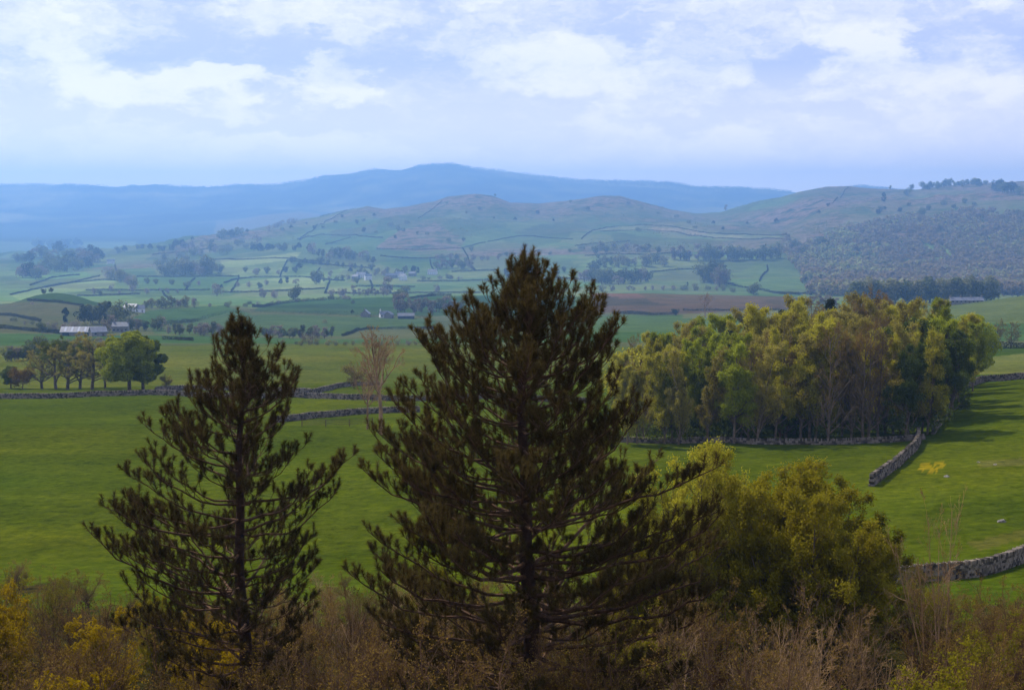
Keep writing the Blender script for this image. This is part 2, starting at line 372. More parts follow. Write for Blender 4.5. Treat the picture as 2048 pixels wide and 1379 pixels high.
PA([(1430, 532), (1470, 522), (1560, 518), (1598, 525), (1612, 560), (1608, 592), (1560, 600), (1430, 580)], (0.15, 0.24, 0.07), 1700, 3600, 0)
PA([(1300, 560), (1340, 542), (1400, 540), (1430, 560), (1430, 585), (1300, 580)], (0.16, 0.22, 0.09), 1700, 3400, 0)
PA([(1520, 455), (1600, 452), (1620, 470), (1567, 476)], (0.13, 0.17, 0.08), 2700, 4600, 0)
# buttercups and worn turf on the right-hand pasture
bm_ = (TY > 125) & (TY < 190) & pip(TU + 14 * fbm(TX / 2.2, TY / 2.2, 33, 3), TV + 8 * fbm(TX / 1.5, TY / 2.5, 34, 3), [(1826, 931), (1850, 923), (1882, 924), (1894, 932), (1862, 943), (1834, 941)]) & (fbm(TX / .8, TY / 1.2, 35, 3) > -.25)
setc(bm_, (0.33, 0.27, 0.01), None, .7)
PA([(1950, 920), (2040, 915), (2060, 930), (1960, 934)], (0.15, 0.15, 0.05), 120, 200, None, 0.5)
PA([(1930, 1085), (2060, 1055), (2060, 1075), (1960, 1100)], (0.16, 0.14, 0.04), 90, 140, None, 0.5)
# rough hill ground
rh = fbm(TX / 420, TY / 420, 61, 5)
hillm = (TY > 3000) & (TY < 6300) & (TX > -900)
uu = TU; hh = (TZ - EYE + 110) / 150.0
rr = np.clip(0.1 + 0.7 * np.clip(hh - 0.25, 0, 1) + 1.5 * rh, 0, 0.92)
notp = rough == 0
painted = np.zeros(TX.shape, bool)
rough[hillm] = np.clip(rr, 0, 1)[hillm]
for poly, c, a, b in (([(1180, 462), (1230, 454), (1350, 457), (1433, 468), (1567, 471), (1567, 478), (1433, 478), (1348, 463), (1231, 460)], None, 2900, 4600),
                      ([(598, 481), (632, 469), (700, 469), (766, 476), (700, 488), (650, 490)], None, 2900, 5000),
                      ([(1430, 532), (1470, 522), (1560, 518), (1598, 525), (1612, 560), (1608, 592), (1430, 580)], None, 1700, 3600)):
    m = (TY >= a) & (TY <= b); idx = np.nonzero(m); ins = pip(TU[idx], TV[idx], poly); rough[idx[0][ins], idx[1][ins]] = 0.05
idx = np.nonzero((TY > 3000) & (TY < 4700)); ins = pip(TU[idx], TV[idx], [(750, 495), (800, 460), (870, 445), (930, 480), (920, 500), (830, 502)])
rough[idx[0][ins], idx[1][ins]] = 0.85
ff = fbm(TX / 500, TY / 500, 71, 4)
m = (TY > 7000) & (TY < 8400) & (TU > 430) & (TU < 640); colr[m] = (0.2, 0.17, 0.09)
m = (TY >= 8400); colr[m] = (np.array((0.045, 0.065, 0.035)) + (np.clip(ff * 1.6, -.25, .7) + .25 * (fbm(TX / 160, TY / 200, 73, 3) > .12))[..., None] * np.array((0.3, 0.26, 0.12)))[m]
# patchwork of separately managed fields on the valley floor and lower hill
def cells(x, y, c, seed):
    gx, gy = np.floor(x / c), np.floor(y / c); best = np.full(x.shape, 1e9); val = np.zeros(x.shape)
    for i in (-1, 0, 1):
        for j in (-1, 0, 1):
            ax, ay = gx + i, gy + j; px_, py_ = (ax + .5 + .7 * (hashn(ax, ay, seed) - .5)) * c, (ay + .5 + .7 * (hashn(ax, ay, seed + 1) - .5)) * c
            d_ = np.abs(x - px_) + np.abs(y - py_) * .8; m_ = d_ < best; best = np.where(m_, d_, best); val = np.where(m_, hashn(ax, ay, seed + 2), val)
    return val
cv_ = cells(TX, TY * .55, 130.0, 5); m = (TY > 1300) & (TY < 4700)
colr[m] = (colr * (.72 + .56 * cv_)[..., None] * (1 + (hashn(np.floor(cv_ * 997), np.floor(cv_ * 991), 8) - .5)[..., None] * np.array((.35, .0, .3))))[m]
rough[m] = (rough * np.clip(.5 + 1.0 * cells(TX, TY * .6, 260.0, 15), 0, 1))[m]
# near pasture tint drift
t1 = fbm(TX / 30, TY / 30, 81, 4)[..., None]
nm = (TY < 545) & (TY + wob >= lim)
colr[nm] = (colr * (1 + 0.25 * t1 * np.array((1.2, 0.5, 1.0))))[nm]
colr = np.clip(colr * 0.62, 0.004, 0.6)

def terrain_band(name, j0, j1, label=None):
    nu = len(UC); nj = j1 - j0 + 1
    V = np.stack([TX[:, j0:j1 + 1], TY[:, j0:j1 + 1], TZ[:, j0:j1 + 1]], -1).reshape(-1, 3)
    i, j = np.meshgrid(np.arange(nu - 1), np.arange(nj - 1), indexing='ij')
    a = (i * nj + j).ravel(); q = np.stack([a, a + nj, a + nj + 1, a + 1], 1)
    me = mesh_np(name, V, [q], [MG], smooth=True)
    at = me.color_attributes.new('field', 'FLOAT_COLOR', 'POINT')
    c4 = np.ones((len(V), 4), np.float32); c4[:, :3] = colr[:, j0:j1 + 1].reshape(-1, 3)
    at.data.foreach_set('color', c4.ravel())
    ar = me.attributes.new('rough', 'FLOAT', 'POINT'); ar.data.foreach_set('value', rough[:, j0:j1 + 1].ravel().astype(np.float32))
    o = ob(name, me); o['kind'] = 'structure'; return o
def jof(d): return int(np.searchsorted(DR, d))
jb = [0, jof(545), jof(2900), jof(6300), NR - 1]
terrain_band('ground', jb[0], jb[1]); terrain_band('valley_ground', jb[1], jb[2])
terrain_band('hills', jb[2], jb[3]); terrain_band('far_hills', jb[3], jb[4])
# hillside under and behind the viewpoint
xs = np.linspace(-420, 420, 85); ys = np.concatenate([np.linspace(-180, 0, 19), np.linspace(1, 14.0, 14)])
GX, GY = np.meshgrid(xs, ys, indexing='ij')
GZ = EYE - np.interp(GY, [-180, -30, 0, 2, 6, 14], [-12, 0.0, 1.65, 1.9, 3.8, 8.5])
i, j = np.meshgrid(np.arange(84), np.arange(len(ys) - 1), indexing='ij'); a = (i * len(ys) + j).ravel(); n_ = len(ys)
me = mesh_np('hillside', np.stack([GX, GY, GZ], -1).reshape(-1, 3), [np.stack([a, a + n_, a + n_ + 1, a + 1], 1)], [MG], smooth=True)
at = me.color_attributes.new('field', 'FLOAT_COLOR', 'POINT')
at.data.foreach_set('color', np.tile(np.array([0.05, 0.06, 0.015, 1], np.float32), GX.size))
ob('hillside', me)['kind'] = 'structure'

# ------------------------------------------------------------------ geometry kits
def tubes(P, R, k=3):
    """P (n,m,3) polylines, R (n,m) radii -> verts, quads"""
    n, m, _ = P.shape
    T = np.empty_like(P); T[:, 1:-1] = P[:, 2:] - P[:, :-2]; T[:, 0] = P[:, 1] - P[:, 0]; T[:, -1] = P[:, -1] - P[:, -2]
    T = nrm(T)
    ref = np.where(np.abs(T[..., 2:3]) > 0.9, np.array([1.0, 0, 0]), np.array([0, 0, 1.0]))
    A = nrm(np.cross(T, ref)); B = np.cross(T, A)
    an = np.arange(k) * 2 * math.pi / k
    V = P[:, :, None, :] + R[:, :, None, None] * (np.cos(an)[None, None, :, None] * A[:, :, None, :] + np.sin(an)[None, None, :, None] * B[:, :, None, :])
    V = V.reshape(-1, 3)
    a, b, c = np.meshgrid(np.arange(n), np.arange(m - 1), np.arange(k), indexing='ij')
    i0 = (a * m + b) * k + c; i1 = (a * m + b) * k + (c + 1) % k
    q = np.stack([i0, i1, i1 + k, i0 + k], -1).reshape(-1, 4)
    return V, q
class Geo:
    def __init__(s): s.V = []; s.Q = []; s.T = []; s.n = 0; s.mq = []; s.mt = []
    def quads(s, V, q, m=0): s.V.append(V); s.Q.append(q + s.n); s.mq.append(np.full(len(q), m)); s.n += len(V)
    def tris(s, V, t, m=0): s.V.append(V); s.T.append(t + s.n); s.mt.append(np.full(len(t), m)); s.n += len(V)
    def mesh(s, name, mats, smooth=False):
        fl = []; fm = []
        if s.Q: fl.append(np.concatenate(s.Q)); fm += s.mq
        if s.T: fl.append(np.concatenate(s.T)); fm += s.mt
        return mesh_np(name, np.concatenate(s.V), fl, mats, np.concatenate(fm), smooth)
def leaf_quads(rng, C, size, flat=0.0, asp=0.6, out=None, k=1.0):
    n = len(C); N = rng.normal(size=(n, 3)) + np.array([0, 0, flat])
    if out is not None: N = N * .6 + out * k
    N = nrm(N)
    A = nrm(np.cross(N, rng.normal(size=(n, 3)))); B = np.cross(N, A)
    s = (np.broadcast_to(size, (n,)) * rng.uniform(0.6, 1.3, n))[:, None]
    V = np.stack([C - A * s, C + B * s * asp + N * s * .15, C + A * s, C - B * s * asp + N * s * .15], 1).reshape(-1, 3)
    q = np.arange(n * 4).reshape(n, 4)
    return V, q
def branchset(rng, P0, Dr, L, R0, R1, m, wob, trop):
    n = len(P0); P = np.empty((n, m + 1, 3)); P[:, 0] = P0; d = nrm(Dr).copy(); st = (L / m)[:, None]
    for k in range(m):
        d = nrm(d + rng.normal(size=(n, 3)) * wob + np.array([0, 0, trop])); P[:, k + 1] = P[:, k] + d * st
    R = np.linspace(0, 1, m + 1)[None, :]; R = R0[:, None] * (1 - R) + R1[:, None] * R
    return P, R
def children(rng, P, R, L, nc, t0, t1, ang, lr, rr, hor=0.0, taper=0.6):
    n, m1, _ = P.shape; pi = np.repeat(np.arange(n), nc)
    t = rng.uniform(t0, t1, len(pi)); x = t * (m1 - 1); k = np.minimum(x.astype(int), m1 - 2); f = (x - k)[:, None]
    p = P[pi, k] * (1 - f) + P[pi, k + 1] * f; tan = nrm(P[pi, k + 1] - P[pi, k])
    rad = R[pi, k] * (1 - f[:, 0]) + R[pi, k + 1] * f[:, 0]
    perp = rng.normal(size=p.shape); perp[:, 2] *= (1 - hor); perp = nrm(perp - tan * np.sum(perp * tan, 1, keepdims=True))
    a = np.radians(rng.normal(ang, ang * 0.2, len(pi)))[:, None]
    d = np.cos(a) * tan + np.sin(a) * perp
    Lc = L[pi] * lr * (1 - taper * (t - t0) / max(1e-6, 1 - t0)) * rng.uniform(0.7, 1.2, len(pi))
    return p, d, Lc, rad * rr
def deciduous(rng, h, levels, trunk_r, trunk_frac=0.85, m0=7, wob0=0.06, lean=0.05):
    """returns list of (P,R,L)"""
    P, R = branchset(rng, np.zeros((1, 3)), np.array([[rng.normal() * lean, rng.normal() * lean, 1.0]]), np.array([h * trunk_frac]), np.array([trunk_r]), np.array([trunk_r * .25]), m0, wob0, 0.05)
    out = [(P, R, np.array([h * trunk_frac]))]
    for lv in levels:
        P, R, L = out[-1]
        p, d, Lc, rc = children(rng, P, R, L, lv['n'], lv['t0'], 1.0, lv['ang'], lv['lr'], lv.get('rr', .6), lv.get('hor', 0), lv.get('taper', .6))
        m = lv.get('m', 4); Pc, Rc = branchset(rng, p, d, Lc, rc, rc * lv.get('tip', .35), m, lv.get('wob', .12), lv.get('trop', .08))
        out.append((Pc, Rc, Lc))
    return out
def wood_geo(g, lv, ks=(6, 4, 3, 3, 3), m=0, minr=0.0):
    for i, (P, R, L) in enumerate(lv):
        V, q = tubes(P, np.maximum(R, minr), ks[min(i, len(ks) - 1)]); g.quads(V, q, m)

# ------------------------------------------------------------------ tree prototypes (unit: metres, base at origin)
def proto_wood_tree(seed, h, kind):
    rng = np.random.default_rng(seed)
    tr = h * 0.014
    lv = deciduous(rng, h, [dict(n=30, t0=.07, ang=38, lr=.34, trop=.16, hor=.2, taper=.4), dict(n=7, t0=.25, ang=40, lr=.45, trop=.1, wob=.15), dict(n=6, t0=.2, ang=42, lr=.5, trop=.05, m=2, wob=.2)], tr, .93)
    gt = Geo(); wood_geo(gt, lv[:1]); trunk = gt.mesh('trunk', [M_WBARK])
    gb = Geo(); wood_geo(gb, [lv[1], lv[2]], (4, 3)); 
    V, q = tubes(lv[3][0], np.maximum(lv[3][1], .012), 3); gb.quads(V, q)
    mat = {'green': M_LG, 'yellow': M_LY, 'bronze': M_LB, 'dark': M_LD, 'bare': M_BUD}[kind]
    nleaf = {'green': 9, 'yellow': 6.5, 'bronze': 4.6, 'dark': 10, 'bare': 1.5}[kind]
    T = np.concatenate([lv[3][0][:, 1:].reshape(-1, 3), lv[2][0][:, 2:].reshape(-1, 3)])
    n = int(len(T) * nleaf); C = T[rng.integers(0, len(T), n)] + rng.normal(size=(n, 3)) * (0.24 if kind != 'bare' else .12) * h / 15
    C = C[C[:, 2] > h * .12]
    ax = nrm(C - np.array([0, 0, h * .45])); gl = Geo(); V, q = leaf_quads(rng, C, (0.115 if kind != 'bare' else .06) * h / 15, .3, .7, ax, .25); gl.quads(V, q, 1)
    gb.V += gl.V; gb.Q += [x + gb.n for x in gl.Q]; gb.mq += gl.mq; gb.n += gl.n
    crown = gb.mesh('crown', [M_WBARK, mat])
    return trunk, crown
def proto_round(seed, h, wid, mat, n=16000, bl=26, leaf=.2):
    """big open-field tree: billowing leaf masses on a domed crown"""
    rng = np.random.default_rng(seed)
    ctr = []
    for k in range(bl):
        zz = (k + .5) / bl; th = k * 2.39996 + rng.normal() * .3
        r = math.sqrt(max(0.02, 1 - (zz * 1.75 - .72) ** 2)) * rng.uniform(.62, .84)
        ctr.append((math.cos(th) * r * wid * .5, math.sin(th) * r * wid * .5, h * (.2 + .68 * zz)))
    ctr = np.array(ctr)
    rad = rng.uniform(.14, .23, len(ctr)) * wid
    k = rng.integers(0, len(ctr), n); d = nrm(rng.normal(size=(n, 3)) + np.array([0, 0, .35]))
    C = ctr[k] + d * (rad[k] * rng.uniform(.82, 1.04, n) * (1 + .55 * vnoise(d[:, 0] * 2.6 + k * 3.1, d[:, 1] * 2.6 + d[:, 2] * 3.3, 5)))[:, None] * np.array([1, 1, .62])
    g = Geo(); V, q = leaf_quads(rng, C, leaf, .3, .7, d, 1.1); g.quads(V, q, 1)
    gt = Geo(); P, R = branchset(rng, np.zeros((1, 3)), np.array([[0, 0, 1.]]), np.array([h * .4]), np.array([h * .032]), np.array([h * .02]), 5, .04, 0)
    V, q = tubes(P, R, 8); gt.quads(V, q)
    tip = P[0, -1]; st = P[0, 2:][rng.integers(0, 4, len(ctr))]
    md = (st + ctr) / 2 + np.array([0, 0, -.05 * h]); PP = np.stack([st, st * .4 + md * .6, md * .4 + ctr * .6, ctr], 1)
    V, q = tubes(PP, np.tile(np.array([.009, .006, .004, .002]) * h, (len(ctr), 1)), 4); g.quads(V, q, 0)
    return gt.mesh('trunk', [M_TBARK]), g.mesh('crown', [M_TBARK, mat])
def proto_bare(seed, h, spread=1.0, mat=None, twig=M_TBARK, nb=14, dense=6, leaves=1.0, t0=.22, ang=48):
    rng = np.random.default_rng(seed)
    lv = deciduous(rng, h, [dict(n=nb, t0=t0, ang=ang, lr=.55 * spread, trop=.1, taper=.45, wob=.14, m=5), dict(n=7, t0=.2, ang=42, lr=.5, trop=.05, wob=.18),
                            dict(n=dense, t0=.15, ang=40, lr=.5, trop=.02, m=3, wob=.2), dict(n=3, t0=.2, ang=38, lr=.55, m=2, wob=.2)], h * .026, .82)
    gt = Geo(); wood_geo(gt, lv[:1], (8,)); g = Geo(); wood_geo(g, lv[1:4], (5, 3, 3), minr=.012)
    V, q = tubes(lv[4][0], np.full(lv[4][1].shape, .009), 3); g.quads(V, q)
    if leaves:
        T = lv[4][0][:, 1:].reshape(-1, 3); n = int(len(T) * leaves); C = T[rng.integers(0, len(T), n)] + rng.normal(size=(n, 3)) * .08
        V, q = leaf_quads(rng, C, .055 * h / 12); g.quads(V, q, 1)
    return gt.mesh('trunk', [twig]), g.mesh('crown', [twig, mat or M_BUD])
def proto_spruce(seed, h, wid, mat=None):
    rng = np.random.default_rng(seed); g = Geo(); gt = Geo()
    P, R = branchset(rng, np.zeros((1, 3)), np.array([[0, 0, 1.]]), np.array([h]), np.array([h * .016]), np.array([.02]), 6, .01, 0)
    V, q = tubes(P, R, 6); gt.quads(V, q)
    n = 150; t = rng.uniform(.12, .99, n); th = rng.uniform(0, 6.28, n); L = wid * .5 * (1 - t) ** .8 * rng.uniform(.6, 1.1, n) + .25
    st = np.stack([0 * t, 0 * t, t * h], 1); dr = np.stack([np.cos(th), np.sin(th), 0 * t - .15], 1)
    P, R = branchset(rng, st, dr, L, np.full(n, .03), np.full(n, .01), 4, .06, .06); V, q = tubes(P, R, 3); g.quads(V, q, 0)
    m = 60; k = rng.integers(0, n, n * m); f = rng.uniform(.1, 1, n * m); x = f * 4; kk = np.minimum(x.astype(int), 3); fr = (x - kk)[:, None]
    C = P[k, kk] * (1 - fr) + P[k, kk + 1] * fr + rng.normal(size=(n * m, 3)) * np.array([.22, .22, .12]) * wid / 5
    V, q = leaf_quads(rng, C, .14 * wid / 5, 0, .35); g.quads(V, q, 1)
    return gt.mesh('trunk', [M_TBARK]), g.mesh('crown', [M_TBARK, mat or M_CON])
def proto_far(seed, shape, mat, n=700):
    """a unit-height tree seen kilometres off: crown of leaf clumps plus stem, one mesh"""
    rng = np.random.default_rng(seed); g = Geo()
    if shape == 'round': cz, rz, rx, nb = .52, .46, .5, 16
    elif shape == 'tall': cz, rz, rx, nb = .52, .48, .3, 14
    elif shape == 'bush': cz, rz, rx, nb = .45, .48, .7, 14
    else: cz, rz, rx, nb = .5, .5, .25, 12
    d = nrm(rng.normal(size=(nb, 3))); ctr = d * np.array([rx, rx, rz]) * rng.uniform(.45, .85, (nb, 1)) + np.array([0, 0, cz])
    if shape == 'cone': ctr[:, :2] *= np.clip(1.5 * (1 - ctr[:, 2:3]), .1, 1.2)
    k = rng.integers(0, nb, n); dd = nrm(rng.normal(size=(n, 3)) + np.array([0, 0, .3]))
    C = ctr[k] + dd * (rx * rng.uniform(.2, .52, nb))[k][:, None] * rng.uniform(.5, 1.2, (n, 1)) ** .8; C[:, 2] = np.clip(C[:, 2], .02, 1.02)
    V, q = leaf_quads(rng, C, .046 if mat is not M_FT else .034, .3, .8, dd, .9); g.quads(V, q, 1)
    lv = deciduous(rng, 1.0, [dict(n=9, t0=.3, ang=42, lr=.5, hor=.2)], .026, .75)
    wood_geo(g, lv, (5, 3))
    return g.mesh('far_tree', [M_TBARK, mat])

# ------------------------------------------------------------------ the two pines
def make_pine(name, label, u_base, d, v_top, prof, seed, spacing, nbr, dens, trunk_px, u_top, need_per, lat_step=.2):
    rng = np.random.default_rng(seed)
    a, _ = ray(u_base, 1379); x0 = float(a) * d; z0 = float(z_at(x0, d)[0])
    def zof(v): return EYE + float(ray(1024, v)[1]) * d - z0
    Ht = zof(v_top); px = d / F
    hs = np.array([zof(v) for v, l, r in prof][::-1]); 
    cxs = np.array([u_base + (u_top - u_base) * (1 - (v - v_top) / (1379 - v_top)) for v, l, r in prof][::-1])
    Lf = np.maximum((cxs - np.array([l for v, l, r in prof][::-1])) * px, .08); Rt = np.maximum((np.array([r for v, l, r in prof][::-1]) - cxs) * px, .08)
    dxt = float(ray(u_top, v_top)[0]) * d - x0
    def axis(h):
        f = np.clip(np.asarray(h) / Ht, 0, 1.02)
        wx = 0.05 * np.sin(f * 9 + seed) + 0.03 * np.sin(f * 23)
        return np.stack([dxt * f + wx * f * (1.3 - f) * 3, 0.06 * np.sin(f * 7 + 1), f * Ht], -1)
    Ht = Ht - .3
    root = empty(name, (x0, d, z0))
    tag(root, label, 'pine tree')
    gt = Geo(); hh_ = np.linspace(0, 1, 40); Pt = axis(hh_ * Ht)[None]; r0 = trunk_px * px / 2
    Rt_ = (r0 * 1.15 * (1 - hh_) ** .75 + .012)[None] * (1 + .04 * np.sin(hh_ * 60))
    V, q = tubes(Pt, Rt_, 14); gt.quads(V, q); ob('trunk', gt.mesh('trunk', [M_BARK], True), root)
    def half(h, c):
        w_ = .5 + .5 * np.clip(c * 1.35, -1, 1); return (np.interp(h, hs, Rt) * w_ + np.interp(h, hs, Lf) * (1 - w_)) / max(abs(c), .8)
    B = []   # branches: control pts
    h = Ht * .16; phase = 0
    while h < Ht - .35:
        f = h / Ht; sp = spacing * (1 - .55 * f); n = nbr + int(rng.integers(-1, 2)); phase = rng.uniform(0, 6.28)
        for k in range(n):
            ph = phase + k * 2 * math.pi / n + rng.normal() * .22; c = math.cos(ph); hk = h + rng.normal() * .07
            up = (.24 + .62 * f ** 2) * rng.uniform(.75, 1.25)
            Lg = np.linspace(.08, 6.5, 90); ok_ = Lg <= np.array([half(min(hk + up * l_ + .36, Ht + .3), c) for l_ in Lg]) - (.06 if h < Ht * .8 else .2)
            L = float(Lg[np.argmin(ok_)]) if not ok_.all() else 6.0
            L *= rng.choice([1.03, .9, .72, .5], p=[.46, .24, .18, .12]) * rng.uniform(.93, 1.04)
            B.append((hk, ph, L, up * L * rng.uniform(.8, 1.15), f))
        # internodal small dead branches
        for k in range(2):
            B.append((h + rng.uniform(.1, sp), rng.uniform(0, 6.28), rng.uniform(.3, .9) * (1.2 - f), .15, f))
        h += sp * rng.uniform(.85, 1.15)
    nb_ = len(B); m = 9; t = np.linspace(0, 1, m + 1)[None, :, None]
    hk = np.array([b[0] for b in B]); ph = np.array([b[1] for b in B]); L = np.array([b[2] for b in B]); rise = np.array([b[3] for b in B]); fb = np.array([b[4] for b in B])
    st = axis(hk); dirh = np.stack([np.cos(ph), np.sin(ph), 0 * ph], 1)
    p1 = st + dirh * (L * .62)[:, None] + np.array([0, 0, 1.]) * (rise * .1 - .03 * L * (1 - fb))[:, None]
    p2 = st + dirh * L[:, None] + np.array([0, 0, 1.]) * rise[:, None]
    P = (1 - t) ** 2 * st[:, None] + 2 * t * (1 - t) * p1[:, None] + t ** 2 * p2[:, None]
    wob = np.cumsum(rng.normal(size=P.shape) * .02, 1) * L[:, None, None] ** .7; wob[:, 0] = 0; P = P + wob
    rb = np.clip(.011 * L + .006, .006, .075); R = rb[:, None] * (1 - .8 * t[0, :, 0][None, :]) 
    gb = Geo(); V, q = tubes(P, R, 5); gb.quads(V, q)
    # laterals
    LP, LD, LL, LT = [], [], [], []
    for i in range(nb_):
        nl = max(2, int(L[i] / lat_step)); tt = np.linspace(.28 if L[i] > 1 else .15, .97, nl) + rng.normal(size=nl) * .02
        for s_, tv in enumerate(tt):
            tv = min(max(tv, .1), .99); x = tv * m; k = min(int(x), m - 1); f = x - k
            if tv < .5 and rng.random() < .35 * (1.15 - fb[i]): continue
            p = P[i, k] * (1 - f) + P[i, k + 1] * f; tan = nrm(P[i, k + 1] - P[i, k])
            side = nrm(np.cross(tan, [0, 0, 1.])) * (1 if s_ % 2 else -1)
            d_ = nrm(tan * .75 + side * rng.uniform(.45, .95) + np.array([0, 0, rng.uniform(.0, .45)]))
            LP.append(p); LD.append(d_); LL.append((.12 + .46 * (1 - tv) * min(L[i], 2.6) * rng.uniform(.6, 1.15))); LT.append(tv)
    LP, LD, LL, LT = map(np.array, (LP, LD, LL, LT))
    P2, R2 = branchset(rng, LP, LD, LL, np.full(len(LL), .011), np.full(len(LL), .006), 5, .1, .1)
    V, q = tubes(P2, R2, 3); gb.quads(V, q)
    # shoots: ends of branches, ends of laterals, points along laterals
    S, SD = [P[:, -1], P2[:, -1]], [nrm(P[:, -1] - P[:, -2]) + [0, 0, .45], nrm(P2[:, -1] - P2[:, -2]) * .8 + [0, 0, .75]]
    for (fr, prob) in ((3, .6), (2, .35), (4, .6)):
        kp = (rng.random(len(LL)) < prob * dens) & (LL > .2)
        sd = nrm(P2[kp, fr] - P2[kp, fr - 1]); pr = nrm(np.cross(sd, rng.normal(size=sd.shape)))
        S.append(P2[kp, fr]); SD.append(sd * .5 + pr * .55 + [0, 0, .7])
    # leader crown
    kl = 34; lt = np.linspace(0, 1, kl) ** .9; S.append(axis(Ht - 1.3 + 1.2 * lt)); dd = rng.normal(size=(kl, 3)); dd[:, 2] = 0; dd = nrm(dd) * (.42 * (1 - lt) + .04)[:, None]; dd[:, 2] = 1; SD.append(dd)
    S = np.concatenate(S); SD = nrm(np.concatenate(SD) + rng.normal(size=(len(S), 3)) * .12)
    SL = rng.uniform(.1, .3, len(S))
    keep = (S[:, 2] > Ht * .14) & (rng.random(len(S)) < np.clip(.5 + .75 * S[:, 2] / Ht, 0, 1) * (1 if dens > .9 else 1.2)); S, SD, SL = S[keep], SD[keep], SL[keep]
    PS, RS = branchset(rng, S, SD, SL, np.full(len(S), .008), np.full(len(S), .005), 2, .05, .1)
    V, q = tubes(PS, RS, 3); gb.quads(V, q)
    ob('branches', gb.mesh('branches', [M_LIMB]), root)
    # needles
    n = len(S) * need_per; k = np.repeat(np.arange(len(S)), need_per); t_ = rng.uniform(0, 1, n) ** .7
    x = t_ * 2; kk = np.minimum(x.astype(int), 1); f = (x - kk)[:, None]
    base = PS[k, kk] * (1 - f) + PS[k, kk + 1] * f; tan = nrm(PS[k, kk + 1] - PS[k, kk])
    pr = rng.normal(size=(n, 3)); pr = nrm(pr - tan * np.sum(pr * tan, 1, keepdims=True))
    an = np.radians(rng.uniform(38, 88, n) * (1 - .5 * t_ ** 2))[:, None]
    nd = np.cos(an) * tan + np.sin(an) * pr; nl = rng.uniform(.085, .16, n)[:, None]
    w = nrm(np.cross(nd, rng.normal(size=(n, 3)))) * .0046
    V = np.stack([base - w, base + w, base + nd * nl], 1).reshape(-1, 3); g = Geo(); g.tris(V, np.arange(n * 3).reshape(n, 3))
    ob('foliage', g.mesh('foliage', [M_NEEDLE]), root)
    return root
PROF_L = [(622, 455, 500), (640, 438, 512), (680, 402, 556), (720, 372, 590), (745, 365, 622), (775, 372, 600), (800, 300, 592), (840, 330, 600), (868, 300, 606), (895, 222, 700), (930, 228, 690), (985, 214, 682),
          (1020, 240, 660), (1085, 190, 655), (1145, 186, 640), (1200, 230, 610), (1260, 300, 620), (1330, 350, 600), (1400, 380, 590), (1500, 400, 570), (1700, 440, 530)]
make_pine('pine_tree', 'dark open-branched pine, the shorter of the two, with see-through crown over the pasture', 487, 35, 620, PROF_L, 12, .62, 6, .85, 27, 478, 100, .2)
PROF_C = [(485, 1030, 1060), (520, 1000, 1110), (545, 955, 1150), (570, 915, 1190), (620, 866, 1238), (680, 850, 1240), (740, 812, 1240), (790, 785, 1270), (840, 752, 1330), (900, 735, 1385), (960, 718, 1412),
          (1040, 715, 1425), (1100, 695, 1430), (1150, 640, 1425), (1210, 660, 1400), (1270, 720, 1330), (1330, 780, 1300), (1400, 820, 1280), (1700, 980, 1130)]
make_pine('pine_tree', 'tallest dark pine with a dense bushy crown rising against the village', 1064, 32, 483, PROF_C, 5, .56, 7, 1.0, 37, 1045, 105, .17)

# ------------------------------------------------------------------ instancing helper
ORD = 'first second third fourth fifth sixth seventh eighth ninth tenth eleventh twelfth thirteenth fourteenth fifteenth sixteenth seventeenth eighteenth nineteenth twentieth'.split()
TENS = {20: 'twenty', 30: 'thirty', 40: 'forty'}
def ordw(i):
    if i < 20: return ORD[i]
    n = i + 1
    if n in (30, 40): return {30: 'thirtieth', 40: 'fortieth'}[n]
    return TENS[n // 10 * 10] + '-' + ORD[n % 10 - 1]
def place(protos, key, pos, scale, rz, name, cat, label, group, sx=None):
    """protos[key] = (trunk, crown) meshes or single mesh"""
    p = protos[key]; sc = (scale * (sx or 1), scale * (sx or 1), scale)
    if isinstance(p, tuple):
        r = empty(name, pos, rz); r.scale = sc
        ob('trunk', p[0], r); ob('crown', p[1], r)
    else:
        r = ob(name, p); r.location = pos; r.rotation_euler = (0, 0, rz); r.scale = sc
    tag(r, label, cat, group); return r
rnd = random.Random(4)
PR = {}
for i, (k, h) in enumerate((('green', 15), ('yellow', 15), ('yellow', 15), ('bronze', 15), ('bronze', 15), ('dark', 15), ('bare', 15), ('green', 15), ('yellow', 15))):
    PR[(k, i)] = proto_wood_tree(100 + i, h, k)
PR['spruce'] = proto_spruce(7, 15, 5.5)
KIND = {}
for kk in PR:
    if isinstance(kk, tuple): KIND.setdefault(kk[0], []).append(kk)
KW = {'green': 'fresh green leafy', 'yellow': 'yellow-green budding', 'bronze': 'bronze budding', 'dark': 'dark green leafy', 'bare': 'bare twiggy', 'spruce': 'dark spire-shaped'}

# ------------------------------------------------------------------ the woodland on the right (180-265 m)
ROWS = [('front row', 186, (1250, 1885), 37, 14.0), ('second row', 200, (1235, 1905), 33, 14.6), ('middle row', 216, (1220, 1935), 28, 15.4), ('fourth row', 235, (1230, 1955), 25, 16.0), ('back row', 254, (1245, 1975), 20, 17.0)]
def woodkind(u, row):
    r = rnd.random()
    if u < 1330: return 'yellow' if r < .6 else ('green' if r < .8 else 'bare')
    if u < 1480: return 'green' if r < .5 else ('yellow' if r < .8 else 'bronze')
    if u < 1560: return 'bronze' if r < .45 else ('yellow' if r < .75 else 'bare')
    if u < 1680: return 'yellow' if r < .6 else ('bronze' if r < .85 else 'bare')
    if u < 1780: return 'bare' if r < .4 else ('bronze' if r < .8 else 'yellow')
    if u < 1860: return 'dark' if r < .45 else ('yellow' if r < .8 else 'bronze')
    return 'green' if r < .6 else ('dark' if r < .8 else 'yellow')
